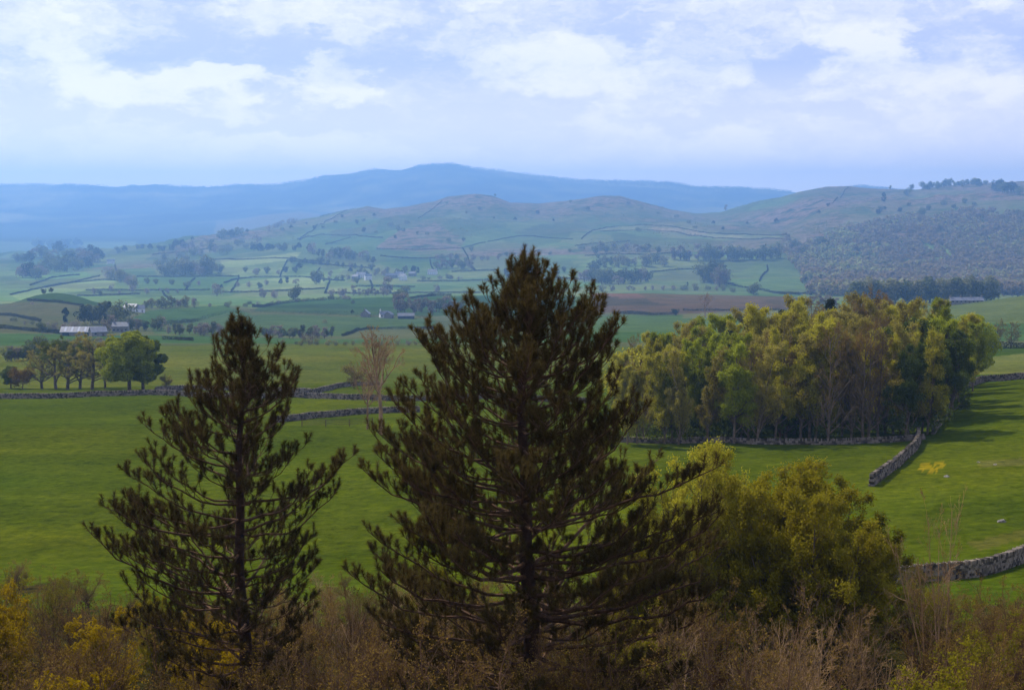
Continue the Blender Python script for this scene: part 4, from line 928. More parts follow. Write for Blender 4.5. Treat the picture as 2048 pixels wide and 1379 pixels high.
HG = [
 ([(301, 655), (345, 648), (393, 642), (425, 633), (454, 626), (506, 624), (598, 627), (700, 632), (860, 636)], 900, 1400, 'dark hedge bending over the middle green field', 2.6),
 ([(-60, 655), (19, 658), (75, 663), (130, 668)], 700, 1000, 'dark hedge running into the long barn from the left edge', 2.2),
 ([(-40, 628), (19, 631), (50, 637), (82, 643)], 900, 1250, 'short dark hedge on the rough slope at the left edge', 2.0),
 ([(55, 601), (90, 604), (130, 607), (168, 612)], 1000, 1250, 'hedge crossing below the little round hill', 1.8),
 ([(325, 679), (350, 679), (385, 681)], 560, 760, 'short dark hedge right of the leafy pair', 1.6),
 ([(505, 618), (540, 611), (581, 605), (640, 600), (700, 598)], 1300, 1640, 'hedge with bushes above the dark green field', 2.8),
 ([(684, 672), (700, 668), (720, 660), (760, 657), (841, 657), (870, 658)], 740, 1200, 'bent dark hedge behind the crown of the bare tree', 1.8),
 ([(1225, 627), (1260, 628), (1300, 630), (1345, 629)], 1000, 1400, 'dark hedge below the ploughed field, left part', 2.4),
 ([(1366, 621), (1450, 621), (1560, 620)], 1000, 1400, 'thin hedge below the ploughed field, right part', 1.6),
 ([(1955, 696), (2000, 697), (2060, 696)], 480, 800, 'dark clipped hedge under the bare trees at the right edge', 2.2),
 ([(814, 586), (850, 584), (903, 584), (960, 585)], 1500, 2000, 'hedge above the dark wood behind the tall pine', 2.4),
 ([(820, 597), (850, 594), (870, 591), (903, 590)], 1300, 1640, 'hedge just above the grey copse left of the tall pine', 2.4),
 ([(650, 587), (720, 588), (800, 586)], 1500, 2000, 'hedge along the foot of the pale valley fields', 2.6),
 ([(154, 592), (220, 591), (280, 588)], 1600, 2000, 'hedge on the valley floor left of centre, nearest', 2.2),
 ([(171, 581), (250, 581), (325, 581), (420, 580)], 1700, 2400, 'long thin hedge across the left valley floor', 2.4),
 ([(444, 585), (500, 585), (547, 583), (650, 577)], 1600, 2500, 'hedge crossing the valley below the oak cluster', 2.4),
 ([(711, 573), (780, 573), (830, 574)], 1700, 2800, 'hedge below the village houses', 2.4),
 ([(834, 563), (900, 563), (978, 561)], 1900, 2900, 'hedge right of the village by the tall pine', 2.6),
 ([(273, 554), (340, 554), (400, 554), (478, 553)], 2000, 3200, 'hedge at the foot of the valley copse', 3.0),
 ([(448, 566), (475, 558), (506, 555), (560, 554), (615, 554), (690, 562)], 2000, 3200, 'winding hedge left of the village', 2.6),
 ([(560, 555), (563, 545), (570, 530), (575, 521)], 2300, 3600, 'hedge running uphill between pale fields', 2.6),
 ([(400, 521), (455, 518), (470, 520), (500, 519), (560, 516), (640, 524)], 2600, 3800, 'upper hedge over the pale fields', 2.6),
 ([(20, 590), (60, 581), (106, 571), (200, 552)], 1500, 2900, 'slanting hedge behind the little round hill', 2.2),
 ([(903, 544), (940, 543), (992, 541)], 2300, 3300, 'dark hedge above the white cottage', 3.2),
 ([(1519, 563), (1526, 550), (1536, 540), (1534, 532)], 1900, 3300, 'bent hedge crossing the sunlit hanging field', 2.8),
 ([(1430, 560), (1470, 572), (1540, 584), (1600, 590)], 1600, 2500, 'hedge at the foot of the sunlit hanging field', 3.0),
 ([(1612, 560), (1618, 578), (1622, 590)], 1600, 2800, 'hedge down the edge of the big hill wood', 3.0),
 ([(1050, 560), (1120, 556), (1170, 560)], 1700, 3000, 'hedge glimpsed right of the tall pine tip', 2.6),
 ([(1560, 588), (1650, 586), (1720, 590)], 1600, 2400, 'hedge below the big hill wood', 3.0),
 ([(60, 571), (100, 556), (160, 550)], 2000, 3200, 'hedge at the left edge of the valley floor', 2.4),
 ([(325, 583), (330, 592), (345, 600), (350, 606)], 1500, 2200, 'short hedge dropping toward the tawny copse', 2.4),
 ([(390, 556), (380, 566), (372, 580)], 1700, 2600, 'hedge crossing the left valley floor lengthways', 2.4),
 ([(478, 553), (474, 566), (462, 584)], 1600, 2700, 'hedge linking the copse to the lower fields', 2.4),
 ([(660, 562), (655, 575), (650, 587)], 1500, 2700, 'hedge dropping from the left end of the village', 2.4),
 ([(740, 562), (745, 573), (742, 586)], 1500, 2700, 'hedge dropping from the middle of the village', 2.4),
 ([(575, 521), (620, 526), (680, 532), (740, 536)], 2300, 3600, 'hedge along the top of the pale fields', 2.6),
 ([(640, 536), (632, 548), (625, 555)], 2300, 3300, 'short hedge left of the village wood', 2.6),
 ([(860, 520), (862, 532), (868, 542)], 2300, 3500, 'hedge running down to the white cottage', 2.6),
 ([(925, 497), (935, 512), (940, 530), (950, 541)], 2400, 3900, 'hedge dropping down the pale hill field', 2.6),
 ([(760, 512), (800, 516), (850, 518), (900, 514)], 2400, 3700, 'hedge crossing the field above the village', 2.6),
 ([(1170, 512), (1230, 508), (1300, 510), (1345, 506)], 2500, 3900, 'hedge above the upper wood right of the tall pine', 2.6),
 ([(1300, 545), (1350, 540), (1400, 538)], 2100, 3300, 'hedge between the two woods right of the tall pine', 2.8),
 ([(90, 575), (140, 566), (205, 560), (260, 562)], 1800, 2900, 'upper hedge behind the little round hill', 2.4),
 ([(230, 531), (232, 542), (225, 554)], 2200, 3600, 'hedge down the side of the left green field', 2.6),
 ([(305, 510), (350, 505), (400, 500), (450, 492)], 2900, 4600, 'hedge following the foot of the left ridge', 2.8),
]
for i, (pts, a_, b_, lb, h_) in enumerate(HG): hedge(pts, a_, b_, lb, h_ , 1.5, seed=i)
WL = [
 ([(975, 484), (1010, 477), (1043, 472), (1080, 475), (1105, 477), (1146, 479)], 'dark stone wall arching across the middle of the hill'),
 ([(752, 498), (800, 499), (855, 499), (923, 496), (972, 485)], 'stone wall along the foot of the rocky hillside'),
 ([(836, 437), (852, 427), (870, 414), (884, 402)], 'stone wall climbing to the highest hilltop'),
 ([(1163, 478), (1172, 470), (1183, 462), (1231, 453), (1300, 451), (1350, 454), (1433, 467), (1500, 470), (1567, 470)], 'upper wall of the pale strip field on the hill'),
 ([(1200, 463), (1260, 461), (1348, 463), (1400, 472), (1433, 477), (1500, 479), (1567, 478)], 'lower wall of the pale strip field on the hill'),
 ([(650, 470), (700, 470), (766, 476)], 'stone wall above the dark green hill field'),
 ([(598, 481), (615, 473), (632, 470), (650, 470)], 'short wall at the left end of the hill field'),
 ([(650, 489), (675, 482), (701, 475)], 'short slanting wall under the dark green hill field'),
 ([(595, 479), (625, 462), (650, 443), (680, 428), (694, 418)], 'long wall climbing the left shoulder of the hill'),
 ([(1655, 412), (1675, 396), (1690, 380), (1697, 374)], 'wall rising to the right-hand summit'),
 ([(1150, 492), (1180, 488), (1220, 486), (1260, 482)], 'faint wall below the strip field'),
 ([(640, 434), (660, 428), (690, 420), (712, 414)], 'wall on the left skyline knoll'),
]
for i, (pts, lb) in enumerate(WL): hedge(pts, 2600, 5000, lb, 2.4, 1.6, M_LINE, 'field_wall', 'wall', 200 + i, .8)

# ------------------------------------------------------------------ buildings
def box(c, s): return CUBE * np.array(s) + np.array(c), CQ
def house(u, v, dmin, dmax, w, dep, h, rh, rz, label, wall, roof, wins=0, chim=0, group=None, name='house', cat='house', panels=0, storeys=1, doors=1):
    p = at_px(u, v, dmin, dmax); r = empty(name, tuple(p), rz); tag(r, label, cat, group)
    g = Geo(); V, q = box((0, 0, h / 2 - .5), (w, dep, h + 1)); g.quads(V, q)
    G = np.array([[-w / 2, -dep / 2, h], [-w / 2, dep / 2, h], [-w / 2, 0, h + rh], [w / 2, -dep / 2, h], [w / 2, dep / 2, h], [w / 2, 0, h + rh]]); g.tris(G, np.array([[0, 2, 1], [3, 4, 5]]))
    ob('wall', g.mesh('wall', [wall]), r)
    e = .35; t = .22; sl = rh / (dep / 2); zo = h - e * sl
    g = Geo(); R_ = np.array([[sx * (w / 2 + e), sy * (dep / 2 + e), zo + k] for k in (0.03, t) for sx in (-1, 1) for sy in (-1, 1)] + [[sx * (w / 2 + e), 0, h + rh + k] for k in (0.03, t) for sx in (-1, 1)])
    # index: low: 0(-,-)1(-,+)2(+,-)3(+,+); top: 4..7 ; ridge low 8,9 ; top 10,11
    g.quads(R_, np.array([[4, 6, 11, 10], [5, 10, 11, 7], [0, 8, 9, 2], [1, 3, 9, 8], [0, 2, 6, 4], [1, 5, 7, 3], [0, 4, 10, 8], [1, 8, 10, 5], [2, 9, 11, 6], [3, 7, 11, 9]]))
    ro = ob('roof', g.mesh('roof', [roof]), r)
    for k in range(panels):
        cx = -w / 2 + w * (k + .7) / (panels + .4); pw = w / (panels * 3.6); g = Geo()
        y0, y1 = -dep / 2 * .93, -dep / 2 * .08; Q = []
        for yy in (y0, y1):
            zz = h + rh * (1 + yy / (dep / 2)) + t + .05
            Q += [[cx - pw / 2, yy, zz], [cx + pw / 2, yy, zz]]
        Q = np.array(Q + [[a, b, c - .06] for a, b, c in Q])
        g.quads(Q, np.array([[0, 1, 3, 2], [4, 6, 7, 5], [0, 4, 5, 1], [2, 3, 7, 6], [0, 2, 6, 4], [1, 5, 7, 3]])); ob('roof_panel', g.mesh('roof_panel', [M_SKYL]), ro)
    for k in range(chim):
        cx = -w / 2 + .6 + (w - 1.2) * (k / max(1, chim - 1) if chim > 1 else 0); g = Geo(); V, q = box((cx, 0, h + rh + .45), (.9, .8, 1.7)); g.quads(V, q)
        V, q = box((cx, 0, h + rh + 1.38), (1.05, .95, .12)); g.quads(V, q)
        for pot in (-.2, .2): V, q = box((cx + pot, 0, h + rh + 1.6), (.22, .22, .34)); g.quads(V, q)
        ob('chimney', g.mesh('chimney', [wall]), ro)
    nw = wins
    for st in range(storeys):
        for k in range(nw):
            cx = -w / 2 + w * (k + .5) / nw; cz = 1.5 + st * 2.7
            if cz > h - .6: continue
            if st == 0 and doors and k == nw // 2:
                g = Geo(); V, q = box((cx, -dep / 2 - .02, 1.0), (1.0, .1, 2.0)); g.quads(V, q); ob('door', g.mesh('door', [M_WOODP]), r); continue
            g = Geo(); V, q = box((cx, -dep / 2 - .02, cz), (1.1, .1, 1.2)); g.quads(V, q); wdo = ob('window', g.mesh('window', [M_GLASS]), r)
            g = Geo(); V, q = box((cx, -dep / 2 - .06, cz - .68), (1.3, .2, .12)); g.quads(V, q); ob('sill', g.mesh('sill', [M_WHITE]), wdo)
    return r
M_BARNW = rough_mat('barn_stone', (0.12, 0.10, 0.085), (0.28, 0.25, 0.22), 1.0, .3)
b = house(160, 671, 650, 900, 19, 8, 2.3, 2.5, .06, 'long low barn with grey roof and bright white roof strips', M_BARNW, M_SHEET, 0, 0, 'farm beyond the leafy pair', 'barn', 'barn', panels=5)
for cx, ww in ((-6.5, 3.4), (4.5, 2.2)):
    g = Geo(); V, q = box((cx, -4.53, 1.1), (ww, .1, 2.2)); g.quads(V, q); ob('doorway', g.mesh('doorway', [M_GLASS]), b)
house(196, 672, 650, 900, 8, 7, 2.6, 2.4, .5, 'small grey barn annexe at the right end of the long barn', M_BARNW, M_SHEET, 2, 0, 'farm beyond the leafy pair', 'barn', 'barn')
house(242, 664, 650, 950, 9, 7, 3.6, 2.2, .1, 'grey stone farmhouse half hidden right of the long barn', M_GREYW, M_SLATE, 4, 2, 'farm beyond the leafy pair', storeys=2)
house(263, 622, 1150, 1700, 11, 7, 3.6, 2.4, -.3, 'pale-roofed farmhouse in the dip behind the dark copse', M_WHITE, M_SHEET, 4, 1, None, storeys=2)
house(277, 624, 1150, 1700, 9, 7, 3.2, 2.6, .5, 'white outbuilding beside the pale-roofed farmhouse', M_WHITE, M_SLATE, 2, 0)
house(731, 633, 900, 1300, 7, 7, 2.6, 2.8, 1.5, 'small pale gabled cottage by the middle hedge', M_GREYW, M_SHEET, 2, 1)
house(768, 635, 900, 1300, 7, 6, 2.8, 2.4, .3, 'white-fronted cottage by the grey copse', M_WHITE, M_SLATE, 3, 1)
house(778, 636, 900, 1300, 5, 6, 3.0, 2.2, 1.2, 'little outhouse joined on the right of the white-fronted cottage', M_GREYW, M_SLATE, 1, 0)
house(812, 637, 900, 1300, 13, 7, 2.4, 2.0, .1, 'dark-sided barn under the grey copse', rough_mat('dark_boards', (.02, .025, .035), (.06, .06, .075), 1), M_SLATE, 0, 0, None, 'barn', 'barn')
house(1932, 602, 930, 1012, 24, 6, 2.4, 2.0, .04, 'long pale terrace with chimneys under the dark trees', M_GREYW, M_SHEET, 8, 4, None, 'terrace', 'cottages')
house(1168, 557, 2000, 3300, 18, 9, 6, 3.5, .1, 'white farmhouse showing just right of the tall pine tip', M_WHITE, M_SLATE, 4, 2, storeys=2)
vh = [(712, 558, 13, 'first'), (722, 555, 17, 'second'), (736, 560, 12, 'third'), (783, 556, 22, 'fourth'), (800, 554, 15, 'fifth'), (806, 560, 12, 'sixth'), (825, 552, 13, 'seventh'), (865, 549, 17, 'eighth')]
vd = {0: 'grey stone cottage', 1: 'large pale house', 2: 'low white cottage', 3: 'long slate-roofed house', 4: 'tall white house', 5: 'small white cottage', 6: 'grey slate cottage', 7: 'bright white cottage standing apart'}
for i, (u, v, w, o_) in enumerate(vh):
    house(u, v, 1900, 3200, w, 9, 5 + (i % 3) * 1.2, 3.6, rnd.uniform(-.5, .5), f'{vd[i]}, {o_} from the left in the village', M_WHITE if i in (1, 2, 4, 5, 7) else M_GREYW, M_SLATE if i != 1 else M_SHEET, 4, 2, 'village houses', storeys=2)
house(222, 527, 2500, 4200, 18, 9, 6, 4, .3, 'white farmhouse alone among the hazy woods at left', M_WHITE, M_SLATE, 4, 2, storeys=2)
house(1860, 398, 3300, 5200, 10, 7, 4, 3, .3, 'tiny stone field barn high on the right-hand hill', M_GREYW, M_SLATE, 1, 0) if False else None

# ------------------------------------------------------------------ far trees
FT = {('round', 'green'): 0, ('round', 'bare'): 0, ('round', 'pale'): 0, ('tall', 'green'): 0, ('tall', 'bare'): 0, ('bush', 'green'): 0, ('bush', 'bare'): 0, ('cone', 'dark'): 0, ('round', 'dark'): 0, ('bush', 'pale'): 0}
FM = {'green': M_FG, 'bare': M_FT, 'pale': M_FP, 'dark': M_FD}
for i, kx in enumerate(list(FT)): FT[kx] = [proto_far(500 + i * 3 + j, kx[0], FM[kx[1]], 900) for j in range(2)]
FW = {('round', 'green'): 'round green', ('round', 'bare'): 'round grey-brown', ('round', 'pale'): 'round pale', ('tall', 'green'): 'tall green', ('tall', 'bare'): 'tall bare', ('bush', 'green'): 'low green',
      ('bush', 'bare'): 'low brown', ('cone', 'dark'): 'dark pointed', ('round', 'dark'): 'dark round', ('bush', 'pale'): 'low pale'}
def far_tree(u, v, hpx, kx, label, group, dmin, dmax, name='far_tree', d=None, sx=None):
    p = at_px(u, v, dmin, dmax); hm = hpx / F * p[1]
    name = {'cone': 'distant_conifer', 'bush': 'distant_bush'}.get(kx[0], 'distant_bare_tree' if kx[1] == 'bare' else 'distant_leafy_tree')
    o = ob(name, FT[kx][rnd.randrange(2)], None, (p[0], p[1], p[2] - hm * .03)); s = hm * 1.02; sx = (sx or 1) * rnd.uniform(.9, 1.15); o.scale = (s * sx, s * sx, s); o.rotation_euler = (0, 0, rnd.uniform(0, 6.28))
    tag(o, label, 'tree' if kx[0] != 'bush' else 'bush', group)
def clump(pts, n, hr, kinds, phrase, group, dmin, dmax, jv=4, name='far_tree'):
    """n trees along / within a polyline of photo points"""
    P = np.array(pts, float); s = np.concatenate([[0], np.cumsum(np.hypot(*np.diff(P, axis=0).T))]); L = []
    for k in range(n):
        q = s[-1] * (k + .5 + rnd.uniform(-.4, .4)) / n; L.append((float(np.interp(q, s, P[:, 0])), float(np.interp(q, s, P[:, 1])) + rnd.uniform(-jv, jv)))
    L.sort()
    for k, (u, v) in enumerate(L):
        kx = rnd.choice(kinds); w = 'bush' if kx[0] == 'bush' else 'tree'
        far_tree(u, v, rnd.uniform(*hr), kx, f'{FW[kx]} {w}, {ordw(k)} from the left {phrase}', group, dmin, dmax)
RG, RB, RP, TG, TB, BG, BB, CD, RD, BP = list(FT)
# distinct single trees
for a_ in ((88, 585, 12, RD, 'dark round tree, left of two on the little round hill', 'pair of trees on the round hill', 1000, 1300), (103, 585, 11, RD, 'dark round tree, right of two on the little round hill', 'pair of trees on the round hill', 1000, 1300),
           (131, 645, 36, CD, 'dark pointed conifer standing above the long barn', None, 800, 1200), (85, 665, 22, RG, 'dark green round tree left of the long barn', None, 700, 900), (65, 609, 7, BB, 'small brown bush on the wall below the round hill', None, 1000, 1300),
           (590, 601, 32, RG, 'solitary broad oak above the dark green field', None, 1300, 1800), (434, 592, 28, RB, 'solitary tree standing in the left valley fields', None, 1500, 2200), (632, 568, 30, RG, 'solitary round tree in the pale field left of the village', None, 1800, 2600),
           (455, 614, 13, BG, 'small dark tree at the end of the hedge above the shorter pine', None, 1200, 1640), (490, 614, 9, BG, 'dark low bush on the hedge above the shorter pine', None, 1200, 1640), (420, 614, 9, RB, 'brown low tree left of the dark hedge tree', None, 1200, 1640),
           (810, 585, 20, RG, 'green round tree just left of the tall pine, upper one', None, 1400, 1900), (797, 603, 26, RG, 'green tree below the upper round one by the grey copse', None, 1200, 1600), (775, 588, 36, TB, 'tall grey tree below the village', None, 1500, 2200),
           (873, 585, 18, RB, 'grey spreading tree in the pale field left of the tall pine tip', None, 1500, 2200), (1351, 630, 15, RD, 'dark round bush at the break in the ploughed field hedge', None, 1000, 1300),
           (1507, 590, 26, RG, 'solitary tree at the corner of the hanging field', None, 1600, 2300), (1375, 571, 9, CD, 'tiny dark tree below the copse', None, 1800, 2800), (706, 607, 8, BG, 'tiny bush in the dark green field', None, 1200, 1500),
           (619, 686, 26, BB, 'low brown spreading tree at the far edge of the pasture', None, 500, 720), (649, 646, 8, BP, 'pale bush in the upper green field', None, 900, 1200), (705, 628, 9, RD, 'small dark tree left of the gabled cottage', None, 950, 1250),
           (1767, 403, 22, CD, 'dark tree pair high on the right hill', None, 3200, 5200), (1780, 379, 10, TG, 'small skyline tree left of the skyline wood', None, 3500, 5200), (1823, 377, 11, RP, 'lone skyline tree beside the skyline wood', None, 3500, 5200), (1814, 391, 16, RG, 'round tree just below the skyline wood', None, 3300, 5200),
           (1655, 413, 7, RD, 'small dark tree on the summit wall', None, 3200, 5200), (1637, 428, 8, RD, 'small dark tree midway on the right-hand hill', None, 3200, 5200), (1553, 446, 10, RD, 'lone dark bush on the smooth green hillside', None, 3200, 5200), (1761, 424, 14, RG, 'green tree halfway up the right hill', None, 3200, 5200),
           (1843, 434, 18, RG, 'broad green tree at the top edge of the hill wood', None, 3000, 5200), (1676, 478, 20, CD, 'dark upright tree on the left edge of the hill wood', None, 2700, 4200), (1645, 502, 30, RG, 'large dark green tree at the corner of the hill wood', None, 2500, 4000), (1573, 480, 17, RB, 'grey tree at the end of the strip field', None, 2800, 4400),
           (990, 390, 6, RD, 'dark clump on the highest hilltop', None, 4000, 5100), (1452, 421, 12, TB, 'faint tree on the skyline saddle', None, 4200, 5300), (495, 466, 9, RD, 'dark tree on the descending left ridge', None, 3300, 5000), (385, 480, 7, RD, 'tiny skyline tree low on the left ridge', None, 3300, 5000),
           (1275, 462, 8, BG, 'dark bush beside the pale strip field', None, 2900, 4500), (720, 514, 12, CD, 'narrow dark tree above the village', None, 2300, 3500), (836, 545, 14, CD, 'narrow tree standing in the village', None, 2000, 3000), (903, 513, 8, BG, 'tiny bush on the pale hill field', None, 2700, 3800)):
    far_tree(*a_)
CL = [
 ([(160, 655), (180, 648), (215, 650), (245, 655)], 7, (38, 52), (RG, TG, RD), 'in the dark copse behind the long barn', 'copse behind the long barn', 800, 1250, 4),
 ([(95, 664), (120, 660), (150, 658), (175, 660)], 7, (14, 22), (RB, BB, BP), 'in the brown trees behind the long barn', 'brown trees behind the long barn', 750, 1000, 2),
 ([(205, 670), (225, 660), (260, 660), (300, 660), (330, 660)], 9, (18, 34), (TB, RB, RG), 'in the grey trees above the leafy pair', 'grey trees right of the barn', 700, 1000, 3),
 ([(287, 617), (310, 615), (340, 614), (365, 614), (390, 615)], 10, (14, 24), (RP, RB, RP), 'in the tawny copse above the middle field', 'tawny copse', 1150, 1500, 2),
 ([(335, 668), (370, 668), (400, 669), (440, 670)], 11, (20, 30), (TB, TG, RB), 'in the grey belt left of the shorter pine', 'grey belt beyond the pasture', 700, 900, 2),
 ([(520, 674), (570, 675), (620, 676), (672, 675)], 15, (20, 28), (TB, TB, TG), 'in the grey belt right of the shorter pine', 'grey belt beyond the pasture', 640, 900, 2),
 ([(560, 689), (620, 690), (680, 690), (740, 690), (840, 690)], 16, (7, 13), (BP, BB, BP), 'along the pasture edge beyond the bare tree', 'pale bushes on the pasture edge', 500, 720, 1),
 ([(12, 722), (30, 722), (60, 718), (80, 700)], 8, (30, 40), (TG, RG, TB), 'in the grey-green belt at the left edge', 'belt left of the field trees', 380, 560, 3),
 ([(90, 700), (130, 698), (170, 696), (205, 695)], 8, (18, 24), (RB, BP), 'in the belt behind the row of field trees', 'belt left of the field trees', 420, 640, 3),
 ([(785, 628), (810, 626), (840, 626), (880, 628), (920, 630)], 12, (26, 44), (TB, TB, TG), 'in the grey copse behind the tall pine', 'grey copse behind the tall pine', 950, 1400, 5),
 ([(660, 594), (690, 593), (730, 592), (782, 590)], 10, (14, 24), (RB, TB), 'in the hedge trees below the village', 'hedge trees below the village', 1500, 2000, 2),
 ([(515, 596), (540, 596), (560, 597)], 4, (14, 22), (TB, RB), 'beside the broad oak', 'hedge trees beside the oak', 1400, 2000, 2),
 ([(318, 548), (345, 550), (380, 550), (410, 550), (440, 548)], 14, (20, 38), (RG, RB, RG, RP), 'in the valley copse left of the pale fields', 'valley copse', 2000, 3300, 3),
 ([(210, 555), (240, 562), (275, 577)], 9, (18, 28), (RB, RG, RP), 'in the slanting clump on the valley floor', 'slanting clump on the valley floor', 1700, 3000, 3),
 ([(310, 530), (360, 522), (420, 512), (470, 500), (520, 486)], 18, (12, 20), (RG, RB, BG, RP), 'scattered down the long left ridge', 'trees on the left ridge', 2700, 4600, 8),
 ([(440, 478), (455, 474), (480, 472)], 4, (14, 22), (RG, RD), 'in the skyline clump on the left ridge', 'skyline clump on the left ridge', 3300, 5200, 2),
 ([(535, 462), (560, 452), (590, 447)], 6, (9, 15), (RB, BB), 'in the brown clump on the left skyline', 'brown skyline clump', 3800, 5200, 2),
 ([(500, 504), (540, 501), (600, 500)], 10, (12, 18), (RG, RD, RG), 'in the dark tree line across the hill foot', 'tree line at the hill foot', 2800, 4200, 2),
 ([(610, 504), (640, 514), (680, 518), (720, 520), (750, 524)], 13, (14, 26), (RG, RB, TG), 'in the wood above the village', 'wood above the village', 2500, 3800, 4),
 ([(696, 546), (740, 553), (770, 550), (830, 548)], 12, (9, 16), (RG, RB, RP, RD), 'among the village houses', 'village trees', 1900, 3200, 5),
 ([(868, 540), (890, 534), (920, 536), (950, 540)], 10, (14, 22), (TB, RG, RB), 'in the wood right of the village', 'wood right of the village', 2200, 3500, 3),
 ([(780, 452), (795, 458), (800, 468), (815, 448)], 5, (8, 13), (RG, BG), 'in the gully on the hillside', 'gully trees on the hillside', 3300, 4900, 4),
 ([(480, 548), (520, 545), (590, 545), (610, 532)], 8, (9, 17), (RG, RB, RD), 'dotted over the pale valley fields', 'trees dotted over the pale fields', 2000, 3300, 5),
 ([(440, 575), (500, 572), (560, 572), (610, 560)], 8, (8, 16), (RB, RG, CD), 'dotted left of the village', 'trees dotted left of the village', 1700, 2800, 5),
 ([(840, 560), (880, 558), (930, 560)], 6, (7, 12), (BG, BB), 'on the hedge right of the village', 'hedge trees right of the village', 1900, 2900, 1),
 ([(170, 590), (230, 585), (300, 586), (370, 586)], 9, (8, 16), (RB, RG, TB), 'dotted along the left valley floor', 'trees dotted on the left valley floor', 1500, 2200, 5),
 ([(1160, 562), (1200, 568), (1260, 570), (1300, 566)], 12, (20, 34), (RG, RB, RG), 'in the wood right of the tall pine', 'wood right of the tall pine', 1900, 3200, 4),
 ([(1180, 545), (1220, 535), (1280, 530), (1330, 530)], 12, (18, 28), (RP, RG, RB), 'in the upper wood right of the tall pine', 'wood right of the tall pine', 2300, 3600, 4),
 ([(1340, 520), (1400, 522), (1470, 521), (1560, 518)], 18, (22, 36), (RP, TB, RG), 'in the copse above the hanging field', 'copse above the hanging field', 2500, 3700, 2),
 ([(1405, 560), (1420, 566), (1440, 572), (1450, 566)], 8, (34, 50), (RG, RG, RB), 'in the tall copse left of the hanging field', 'tall copse by the hanging field', 1900, 3000, 4),
 ([(1200, 582), (1260, 580), (1330, 579), (1400, 580), (1480, 584)], 14, (8, 15), (BG, BP, RB), 'along the top of the ploughed field', 'bushes above the ploughed field', 1400, 2100, 1),
 ([(1700, 592), (1760, 594), (1850, 596), (1930, 598), (1990, 595)], 26, (44, 56), (RP, TG, RP, RG), 'in the olive wood above the terrace', 'olive wood above the terrace', 1080, 1300, 2),
 ([(1570, 612), (1620, 616), (1680, 612)], 9, (16, 30), (TB, RB), 'in the bare trees behind the near wood', 'bare trees behind the near wood', 900, 1400, 3),
 ([(1842, 380), (1870, 377), (1900, 374), (1940, 372), (1972, 370)], 16, (10, 17), (RG, RD, RG), 'in the skyline wood on the right hill', 'skyline wood on the right hill', 3600, 5200, 2),
 ([(1990, 384), (2010, 386), (2040, 388)], 7, (16, 26), (RG, RD), 'in the wood on the hilltop at right edge', 'hilltop wood at the right edge', 3400, 5200, 4),
 ([(1740, 430), (1800, 420), (1880, 415), (1960, 408)], 10, (7, 13), (RG, BG, RD), 'scattered above the hill wood', 'trees above the hill wood', 3000, 5000, 8),
 ([(1250, 410), (1350, 440), (1420, 455), (1500, 450)], 9, (5, 9), (RD, BG), 'dotted on the smooth hillside', 'bushes on the smooth hillside', 3000, 5000, 8),
 ([(880, 410), (940, 430), (1020, 440), (1100, 430), (1180, 410)], 9, (5, 10), (RD, BG, RG), 'dotted over the central rocky hill', 'bushes on the rocky hill', 3200, 5000, 14),
 ([(700, 450), (760, 470), (850, 480), (960, 470)], 7, (6, 11), (RD, BG, RG), 'dotted over the left rocky hillside', 'bushes on the rocky hill', 2900, 5000, 10),
 ([(40, 560), (90, 545), (150, 538), (200, 530)], 16, (22, 36), (RG, RB, RD), 'in the blue woods of the left valley', 'blue woods at left', 2300, 3800, 8),
 ([(30, 530), (90, 516), (150, 512), (200, 520)], 14, (18, 30), (RG, RB, RD), 'in the upper blue woods of the left valley', 'blue woods at left', 2900, 4600, 6),
 ([(60, 496), (120, 488), (170, 486)], 8, (12, 20), (RD, RG), 'in the farthest valley copse at left', 'far valley copse', 3600, 6200, 4),
 ([(230, 505), (290, 500), (330, 496)], 6, (9, 14), (RG, RD), 'beyond the left valley fields', 'far trees beyond the left fields', 3600, 6200, 4),
 ([(20, 640), (60, 650), (110, 655)], 5, (7, 12), (BB, BG), 'on the rough slope near the left edge', 'bushes on the rough left slope', 750, 1150, 3),
 ([(480, 610), (560, 606), (650, 600), (720, 597)], 10, (6, 11), (BG, BB), 'on the hedge over the dark green field', 'hedge bushes over the dark green field', 1300, 1640, 1),
 ([(640, 564), (660, 556), (690, 562), (720, 566)], 8, (8, 15), (RG, RB, RP), 'just left of the village', 'trees just left of the village', 1900, 2900, 4),
 ([(400, 574), (330, 568), (280, 566), (240, 572)], 7, (8, 14), (RB, RG, BG), 'below the valley copse', 'trees below the valley copse', 1700, 2700, 4),
 ([(1000, 555), (1080, 552), (1130, 548)], 8, (14, 26), (RG, RB, TG), 'behind the upper crown of the tall pine', 'trees behind the tall pine tip', 1900, 3200, 4),
 ([(580, 528), (640, 530), (700, 536), (745, 540)], 12, (10, 18), (RG, RB, TG), 'in the strip of trees over the pale fields', 'strip over the pale fields', 2300, 3500, 2),
 ([(860, 522), (900, 520), (960, 524), (1000, 520)], 9, (9, 16), (RG, RB, BG), 'in the strip below the arched hill wall', 'strip below the arched wall', 2400, 3700, 3),
 ([(1180, 505), (1250, 500), (1320, 505)], 10, (12, 20), (RG, RP, RB), 'in the thin wood under the strip field', 'thin wood under the strip field', 2600, 4000, 4),
 ([(320, 500), (370, 495), (430, 487)], 9, (10, 18), (RG, RB, RD), 'in the trees along the left ridge foot', 'trees along the left ridge foot', 3000, 4700, 3),
 ([(1570, 498), (1600, 510), (1590, 530), (1612, 556), (1622, 585)], 12, (18, 28), (RG, RB, RP), 'down the ragged edge of the hill wood', 'ragged edge of the hill wood', 1900, 4000, 5),
 ([(920, 500), (980, 515), (1080, 500), (1150, 505), (1200, 510)], 10, (6, 12), (RG, BG, RD), 'dotted across the pale hill field', 'bushes on the pale hill field', 2600, 4200, 8),
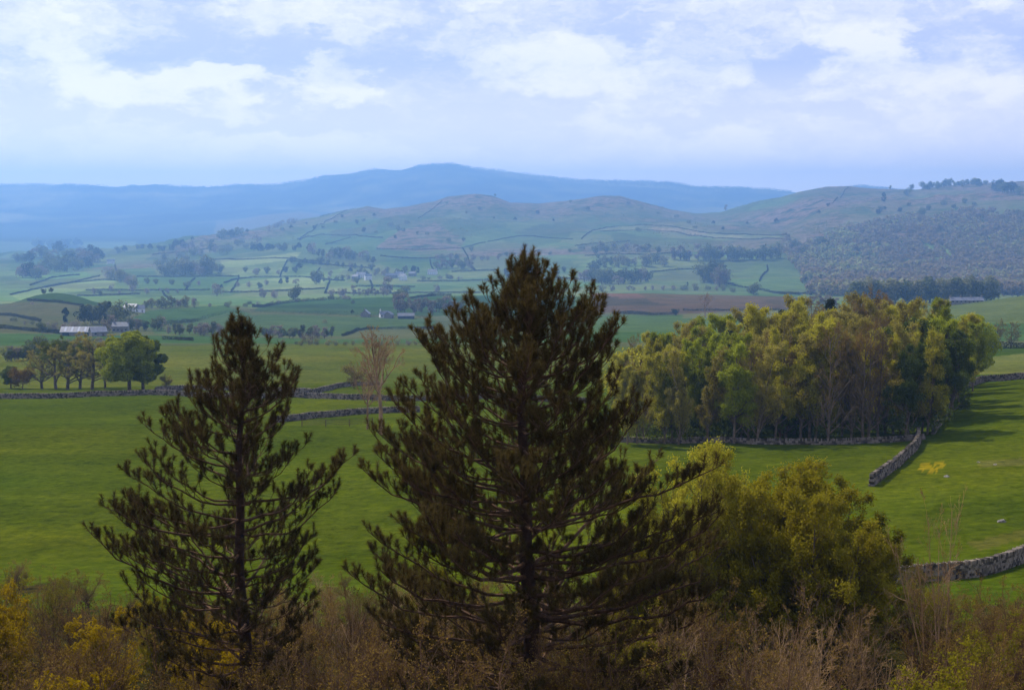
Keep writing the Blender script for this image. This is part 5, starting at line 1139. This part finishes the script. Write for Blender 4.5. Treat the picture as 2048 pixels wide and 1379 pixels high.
 ([(560, 470), (620, 455), (700, 440), (760, 440)], 10, (5, 10), (RD, BG), 'dotted on the left shoulder of the hill', 'bushes on the left hill shoulder', 3200, 5000, 8),
]
for c_ in CL: clump(*c_)

# ------------------------------------------------------------------ masses nobody could count
def mass(name, n, sampler, hr, mat, label, cat, seed, nq=26, ls=.42):
    rng = np.random.default_rng(seed); g = Geo(); X, Y = sampler(rng, n); Z = z_at(X, Y); n = len(X)
    hh = rng.uniform(hr[0], hr[1], n); w = hh * rng.uniform(.34, .5, n)
    d = nrm(rng.normal(size=(n, nq, 3)) + np.array([0, 0, .35])); C = np.stack([X, Y, Z + hh * .58], 1)[:, None] + d * np.stack([w, w, hh * .4], 1)[:, None] * rng.uniform(.75, 1.1, (n, nq, 1))
    sz = np.repeat(w * ls, nq); base = np.array([X[0], Y[0], Z[0]]); V, q = leaf_quads(rng, C.reshape(-1, 3) - base, sz, .3, .85, d.reshape(-1, 3), 1.0); g.quads(V, q)
    o = ob(name, g.mesh(name, [mat]), None, tuple(base)); o['kind'] = 'stuff'; o['label'] = label; o['category'] = cat; return o
M_WOODM = leaf_mat('mixed_wood_leaves', (0.06, 0.085, 0.04), (0.32, 0.36, 0.13), .006, .5, (0.22, 0.17, 0.1))
HW = [(1562, 515), (1575, 500), (1625, 492), (1665, 470), (1720, 452), (1790, 441), (1880, 433), (2060, 424), (2300, 410), (2300, 596), (1960, 594), (1800, 592), (1700, 592), (1620, 592), (1612, 560), (1598, 528)]
def samp_hill(rng, n):
    y = np.exp(rng.uniform(math.log(1750), math.log(4600), n * 3)); U = rng.uniform(1540, 2250, n * 3); x = (U - CX) / F * y; z = z_at(x, y); u, v = proj(x, y, z)
    k = pip(u + 26 * fbm(x / 90, y / 120, 17, 3), v + 16 * fbm(x / 110, y / 90, 19, 3), HW) & (fbm(x / 60, y / 80, 23, 2) > -.42); return x[k][:n], y[k][:n]
mass('hillside_wood', 4200, samp_hill, (8, 21), M_WOODM, 'dense hazy wood covering the right-hand hillside', 'wood', 3, 30)
M_FOR = leaf_mat('forest_leaves', (0.02, 0.03, 0.02), (0.06, 0.07, 0.035), .004, .1)
def samp_far(rng, n):
    y = rng.uniform(10900, 11560, n * 2); U = rng.uniform(-100, 2150, n * 2); x = (U - CX) / F * y
    k = fbm(x / 500, y / 900, 91, 3) > -.12; return x[k][:n], y[k][:n]
mass('skyline_forest', 5000, samp_far, (9, 17), M_FOR, 'thin line of forest along the farthest blue skyline', 'forest', 4, 10)
def samp_slope(rng, n):
    y = np.exp(rng.uniform(math.log(3000), math.log(5000), n * 4)); U = rng.uniform(250, 1800, n * 4); x = (U - CX) / F * y
    k = (fbm(x / 130, y / 170, 93, 5) > .24) & (z_at(x, y) > EYE - 90); return x[k][:n], y[k][:n]
mass('hill_scrub', 9000, samp_slope, (1.0, 3.4), M_FG, 'gorse and thorn scrub speckling the rocky hill', 'scrub', 5, 14)
def samp_under(rng, n):
    y = rng.uniform(182, 262, n); U = rng.uniform(1230, 1900, n); return (U - CX) / F * y, y
mass('woodland_undergrowth', 700, samp_under, (1.4, 3.8), M_LD, 'low dim undergrowth filling the floor of the wood', 'undergrowth', 6, 90, .16)
def samp_fore(rng, n):
    y = np.exp(rng.uniform(math.log(30), math.log(101), n)); U = rng.uniform(-150, 2200, n); y = np.where((U > 1650) & (y > 80), 70, y); y = np.where(rng.random(n) < np.clip((y - 84) / 14, 0, .85), y * .8, y); return (U - CX) / F * y, y
mass('bramble_cover', 2200, samp_fore, (.4, 1.2), leaf_mat('bramble_leaves', (0.03, 0.016, 0.006), (0.12, 0.07, 0.02), 0.3, 0.2), 'brown bramble and bracken under the foreground shrubs', 'undergrowth', 7, 150, .09)

# ------------------------------------------------------------------ air
m, nt, out = new_mat('valley_air')
pv = ND(nt, 'ShaderNodeVolumePrincipled'); pv.inputs['Color'].default_value = (0.27, 0.53, 1.0, 1); pv.inputs['Density'].default_value = 1.55e-4; pv.inputs['Anisotropy'].default_value = 0.4
nt.links.new(pv.outputs[0], out.inputs['Volume'])
zlo = float(TZ.min()) - 1.0; zhi = float(TZ.max()) + 25
bx = np.array([[-21000, -200, zlo], [21000, -200, zlo], [21000, 14500, zlo], [-21000, 14500, zlo], [-21000, -200, zhi], [21000, -200, zhi], [21000, 14500, zhi], [-21000, 14500, zhi]], float)
o = ob('haze', mesh_np('haze', bx, [CQ], [m])); o['kind'] = 'stuff'

# ------------------------------------------------------------------ sun and sky
SUN_EL, SUN_AZ = 47.0, None
sd = np.array([-0.66, 0.75]); el = D2(SUN_EL)
sv = np.array([sd[0] * math.cos(el), sd[1] * math.cos(el), math.sin(el)])
sun = bpy.data.lights.new('sun', 'SUN'); sun.energy = 2.75; sun.angle = D2(1.0); sun.color = (1.0, 0.92, 0.78)
so = bpy.data.objects.new('sun', sun); COL.objects.link(so); so.location = (0, 0, 400)
from mathutils import Vector
so.rotation_euler = Vector((-sv[0], -sv[1], -sv[2])).to_track_quat('-Z', 'Y').to_euler()
wd = bpy.data.worlds.new('World'); SC.world = wd; wd.use_nodes = True; nt = wd.node_tree; nt.nodes.clear()
out = ND(nt, 'ShaderNodeOutputWorld'); bg = ND(nt, 'ShaderNodeBackground'); nt.links.new(bg.outputs[0], out.inputs[0]); bg.inputs['Strength'].default_value = 0.1
sky = ND(nt, 'ShaderNodeTexSky', sky_type='NISHITA'); sky.sun_disc = False; sky.sun_elevation = el; sky.sun_rotation = math.atan2(sv[0], sv[1])
tc = ND(nt, 'ShaderNodeTexCoord'); sx_ = ND(nt, 'ShaderNodeSeparateXYZ'); nt.links.new(tc.outputs['Generated'], sx_.inputs[0])
def M(op, a, b=None, c=None, clamp=False):
    n = ND(nt, 'ShaderNodeMath', operation=op); n.use_clamp = clamp
    for i, x in enumerate((a, b, c)):
        if x is None: continue
        if hasattr(x, 'links'): nt.links.new(x, n.inputs[i])
        else: n.inputs[i].default_value = x
    return n.outputs[0]
az = M('ARCTAN2', sx_.outputs[0], sx_.outputs[1])
hz = M('SQRT', M('ADD', M('POWER', sx_.outputs[0], 2.0), M('POWER', sx_.outputs[1], 2.0)))
elv = M('DIVIDE', sx_.outputs[2], M('MAXIMUM', hz, 0.001))
# cloud coordinates: azimuth stretched, elevation compressed toward the horizon
cv = ND(nt, 'ShaderNodeCombineXYZ'); nt.links.new(M('MULTIPLY', az, 10.0), cv.inputs[0]); nt.links.new(M('MULTIPLY', elv, 21.0), cv.inputs[1])
nw = noise(nt, 1.6, 9, .62, cv.outputs[0]); nw.noise_dimensions = '3D'
wsub = ND(nt, 'ShaderNodeVectorMath', operation='SUBTRACT'); nt.links.new(nw.outputs['Color'], wsub.inputs[0]); wsub.inputs[1].default_value = (.5, .5, .5)
wsc = ND(nt, 'ShaderNodeVectorMath', operation='SCALE'); nt.links.new(wsub.outputs[0], wsc.inputs[0]); wsc.inputs['Scale'].default_value = 1.5
wadd = ND(nt, 'ShaderNodeVectorMath', operation='ADD'); nt.links.new(cv.outputs[0], wadd.inputs[0]); nt.links.new(wsc.outputs[0], wadd.inputs[1])
ws = ND(nt, 'ShaderNodeSeparateXYZ'); nt.links.new(wadd.outputs[0], ws.inputs[0])
nA = noise(nt, .75, 9, .6, wadd.outputs[0]); nB = noise(nt, 2.2, 9, .62, wadd.outputs[0])
acc = M('ADD', M('MULTIPLY', M('SUBTRACT', nA.outputs['Fac'], .5), 2.6), M('MULTIPLY', M('SUBTRACT', nB.outputs['Fac'], .5), 2.0))
def cloud(u, v, ru, rv, amp, hard=1.0):
    global acc
    cxa = math.atan((u - CX) / F) * 10.0; cya = float(ray(u, v)[1]) * 21.0; ra = ru / F * 10.0; rb = rv / F * 21.0; amp = amp * .85
    dx = M('MULTIPLY', M('SUBTRACT', ws.outputs[0], cxa), 1 / ra); dy = M('MULTIPLY', M('SUBTRACT', ws.outputs[1], cya), 1 / rb)
    r2 = M('ADD', M('MULTIPLY', dx, dx), M('MULTIPLY', dy, dy)); g_ = M('MULTIPLY', M('SMOOTH_MIN', M('MULTIPLY', M('MAXIMUM', M('SUBTRACT', 1.35, r2), 0.0), hard * .9), 1.0, .2), amp)
    acc = M('ADD', acc, g_)
for c_ in ((470, 185, 300, 42, .75, 2.0), (680, 165, 90, 55, .5, 2.0), (430, 95, 260, 45, -.5), (900, 60, 420, 40, .1), (780, 95, 200, 40, -.3), (560, 228, 260, 36, -.62, 1.8), (600, 190, 70, 34, -.5, 1.6), (180, 90, 110, 70, .42), (60, 200, 90, 60, -.3),
           (400, 300, 420, 45, .28), (950, 215, 230, 50, -.42), (1010, 275, 240, 26, -.45), (1180, 110, 150, 50, .5), (1260, 160, 240, 50, .35), (1200, 185, 180, 14, -.35), (1430, 110, 60, 60, .35), (1560, 130, 130, 36, -.45),
           (1720, 80, 80, 55, .45), (1950, 110, 160, 65, -.4), (1500, 235, 300, 20, -.4), (1420, 290, 300, 40, .3), (1830, 200, 200, 36, .35), (1960, 300, 160, 50, -.38), (1300, 345, 700, 24, .22), (1560, 335, 90, 8, -.2), (1210, 345, 40, 14, -.3, 1.5), (300, 345, 420, 26, .15), (900, 340, 300, 12, -.3), (1700, 350, 260, 12, -.3), (250, 330, 200, 12, -.25), (1350, 45, 180, 22, -.35), (120, 300, 60, 40, -.2)):
    cloud(*c_)
cr = ramp(nt, M('ADD', M('MULTIPLY', acc, .42), .5), [(0.28, (0.0, 0.0, 0.0)), (0.8, (1, 1, 1))]); cr.color_ramp.interpolation = 'EASE'
CLO_D = (3.7, 3.95, 5.9); CLO_B = (6.9, 6.55, 7.5)
cc = mixc(nt, cr.outputs[0], CLO_D, CLO_B)
# thin warm glow of light on low cloud near the horizon (seen through kilometres of air)
hb = M('SUBTRACT', 1.15, M('MULTIPLY', M('ABSOLUTE', elv), 11.0), clamp=True)
cc = mixc(nt, M('MULTIPLY', hb, .72), cc, (14.5, 11.8, 8.6))
# overhead the cover breaks and the open sky shows
up = M('MULTIPLY', M('SUBTRACT', elv, .2), 3.5, clamp=True)
skm = mixc(nt, .5, sky.outputs[0], (3.9, 4.1, 5.0))
nt.links.new(mixc(nt, up, cc, skm), bg.inputs[0])

# ------------------------------------------------------------------ camera and render settings
cam = bpy.data.cameras.new('camera'); cam.sensor_width = 36; cam.lens = 36 * F / W; cam.clip_start = .5; cam.clip_end = 40000
co = bpy.data.objects.new('camera', cam); COL.objects.link(co); co.location = (0, 0, EYE); co.rotation_euler = (math.pi / 2 - TH, 0, 0); SC.camera = co
SC.view_settings.view_transform = 'Standard'; SC.view_settings.look = 'None'; SC.view_settings.exposure = 0.9; SC.view_settings.gamma = 1.0
SC.cycles.use_denoising = True; SC.cycles.max_bounces = 6; SC.cycles.diffuse_bounces = 3; SC.cycles.volume_bounces = 3; SC.cycles.transparent_max_bounces = 8
SC.cycles.caustics_reflective = False; SC.cycles.caustics_refractive = False
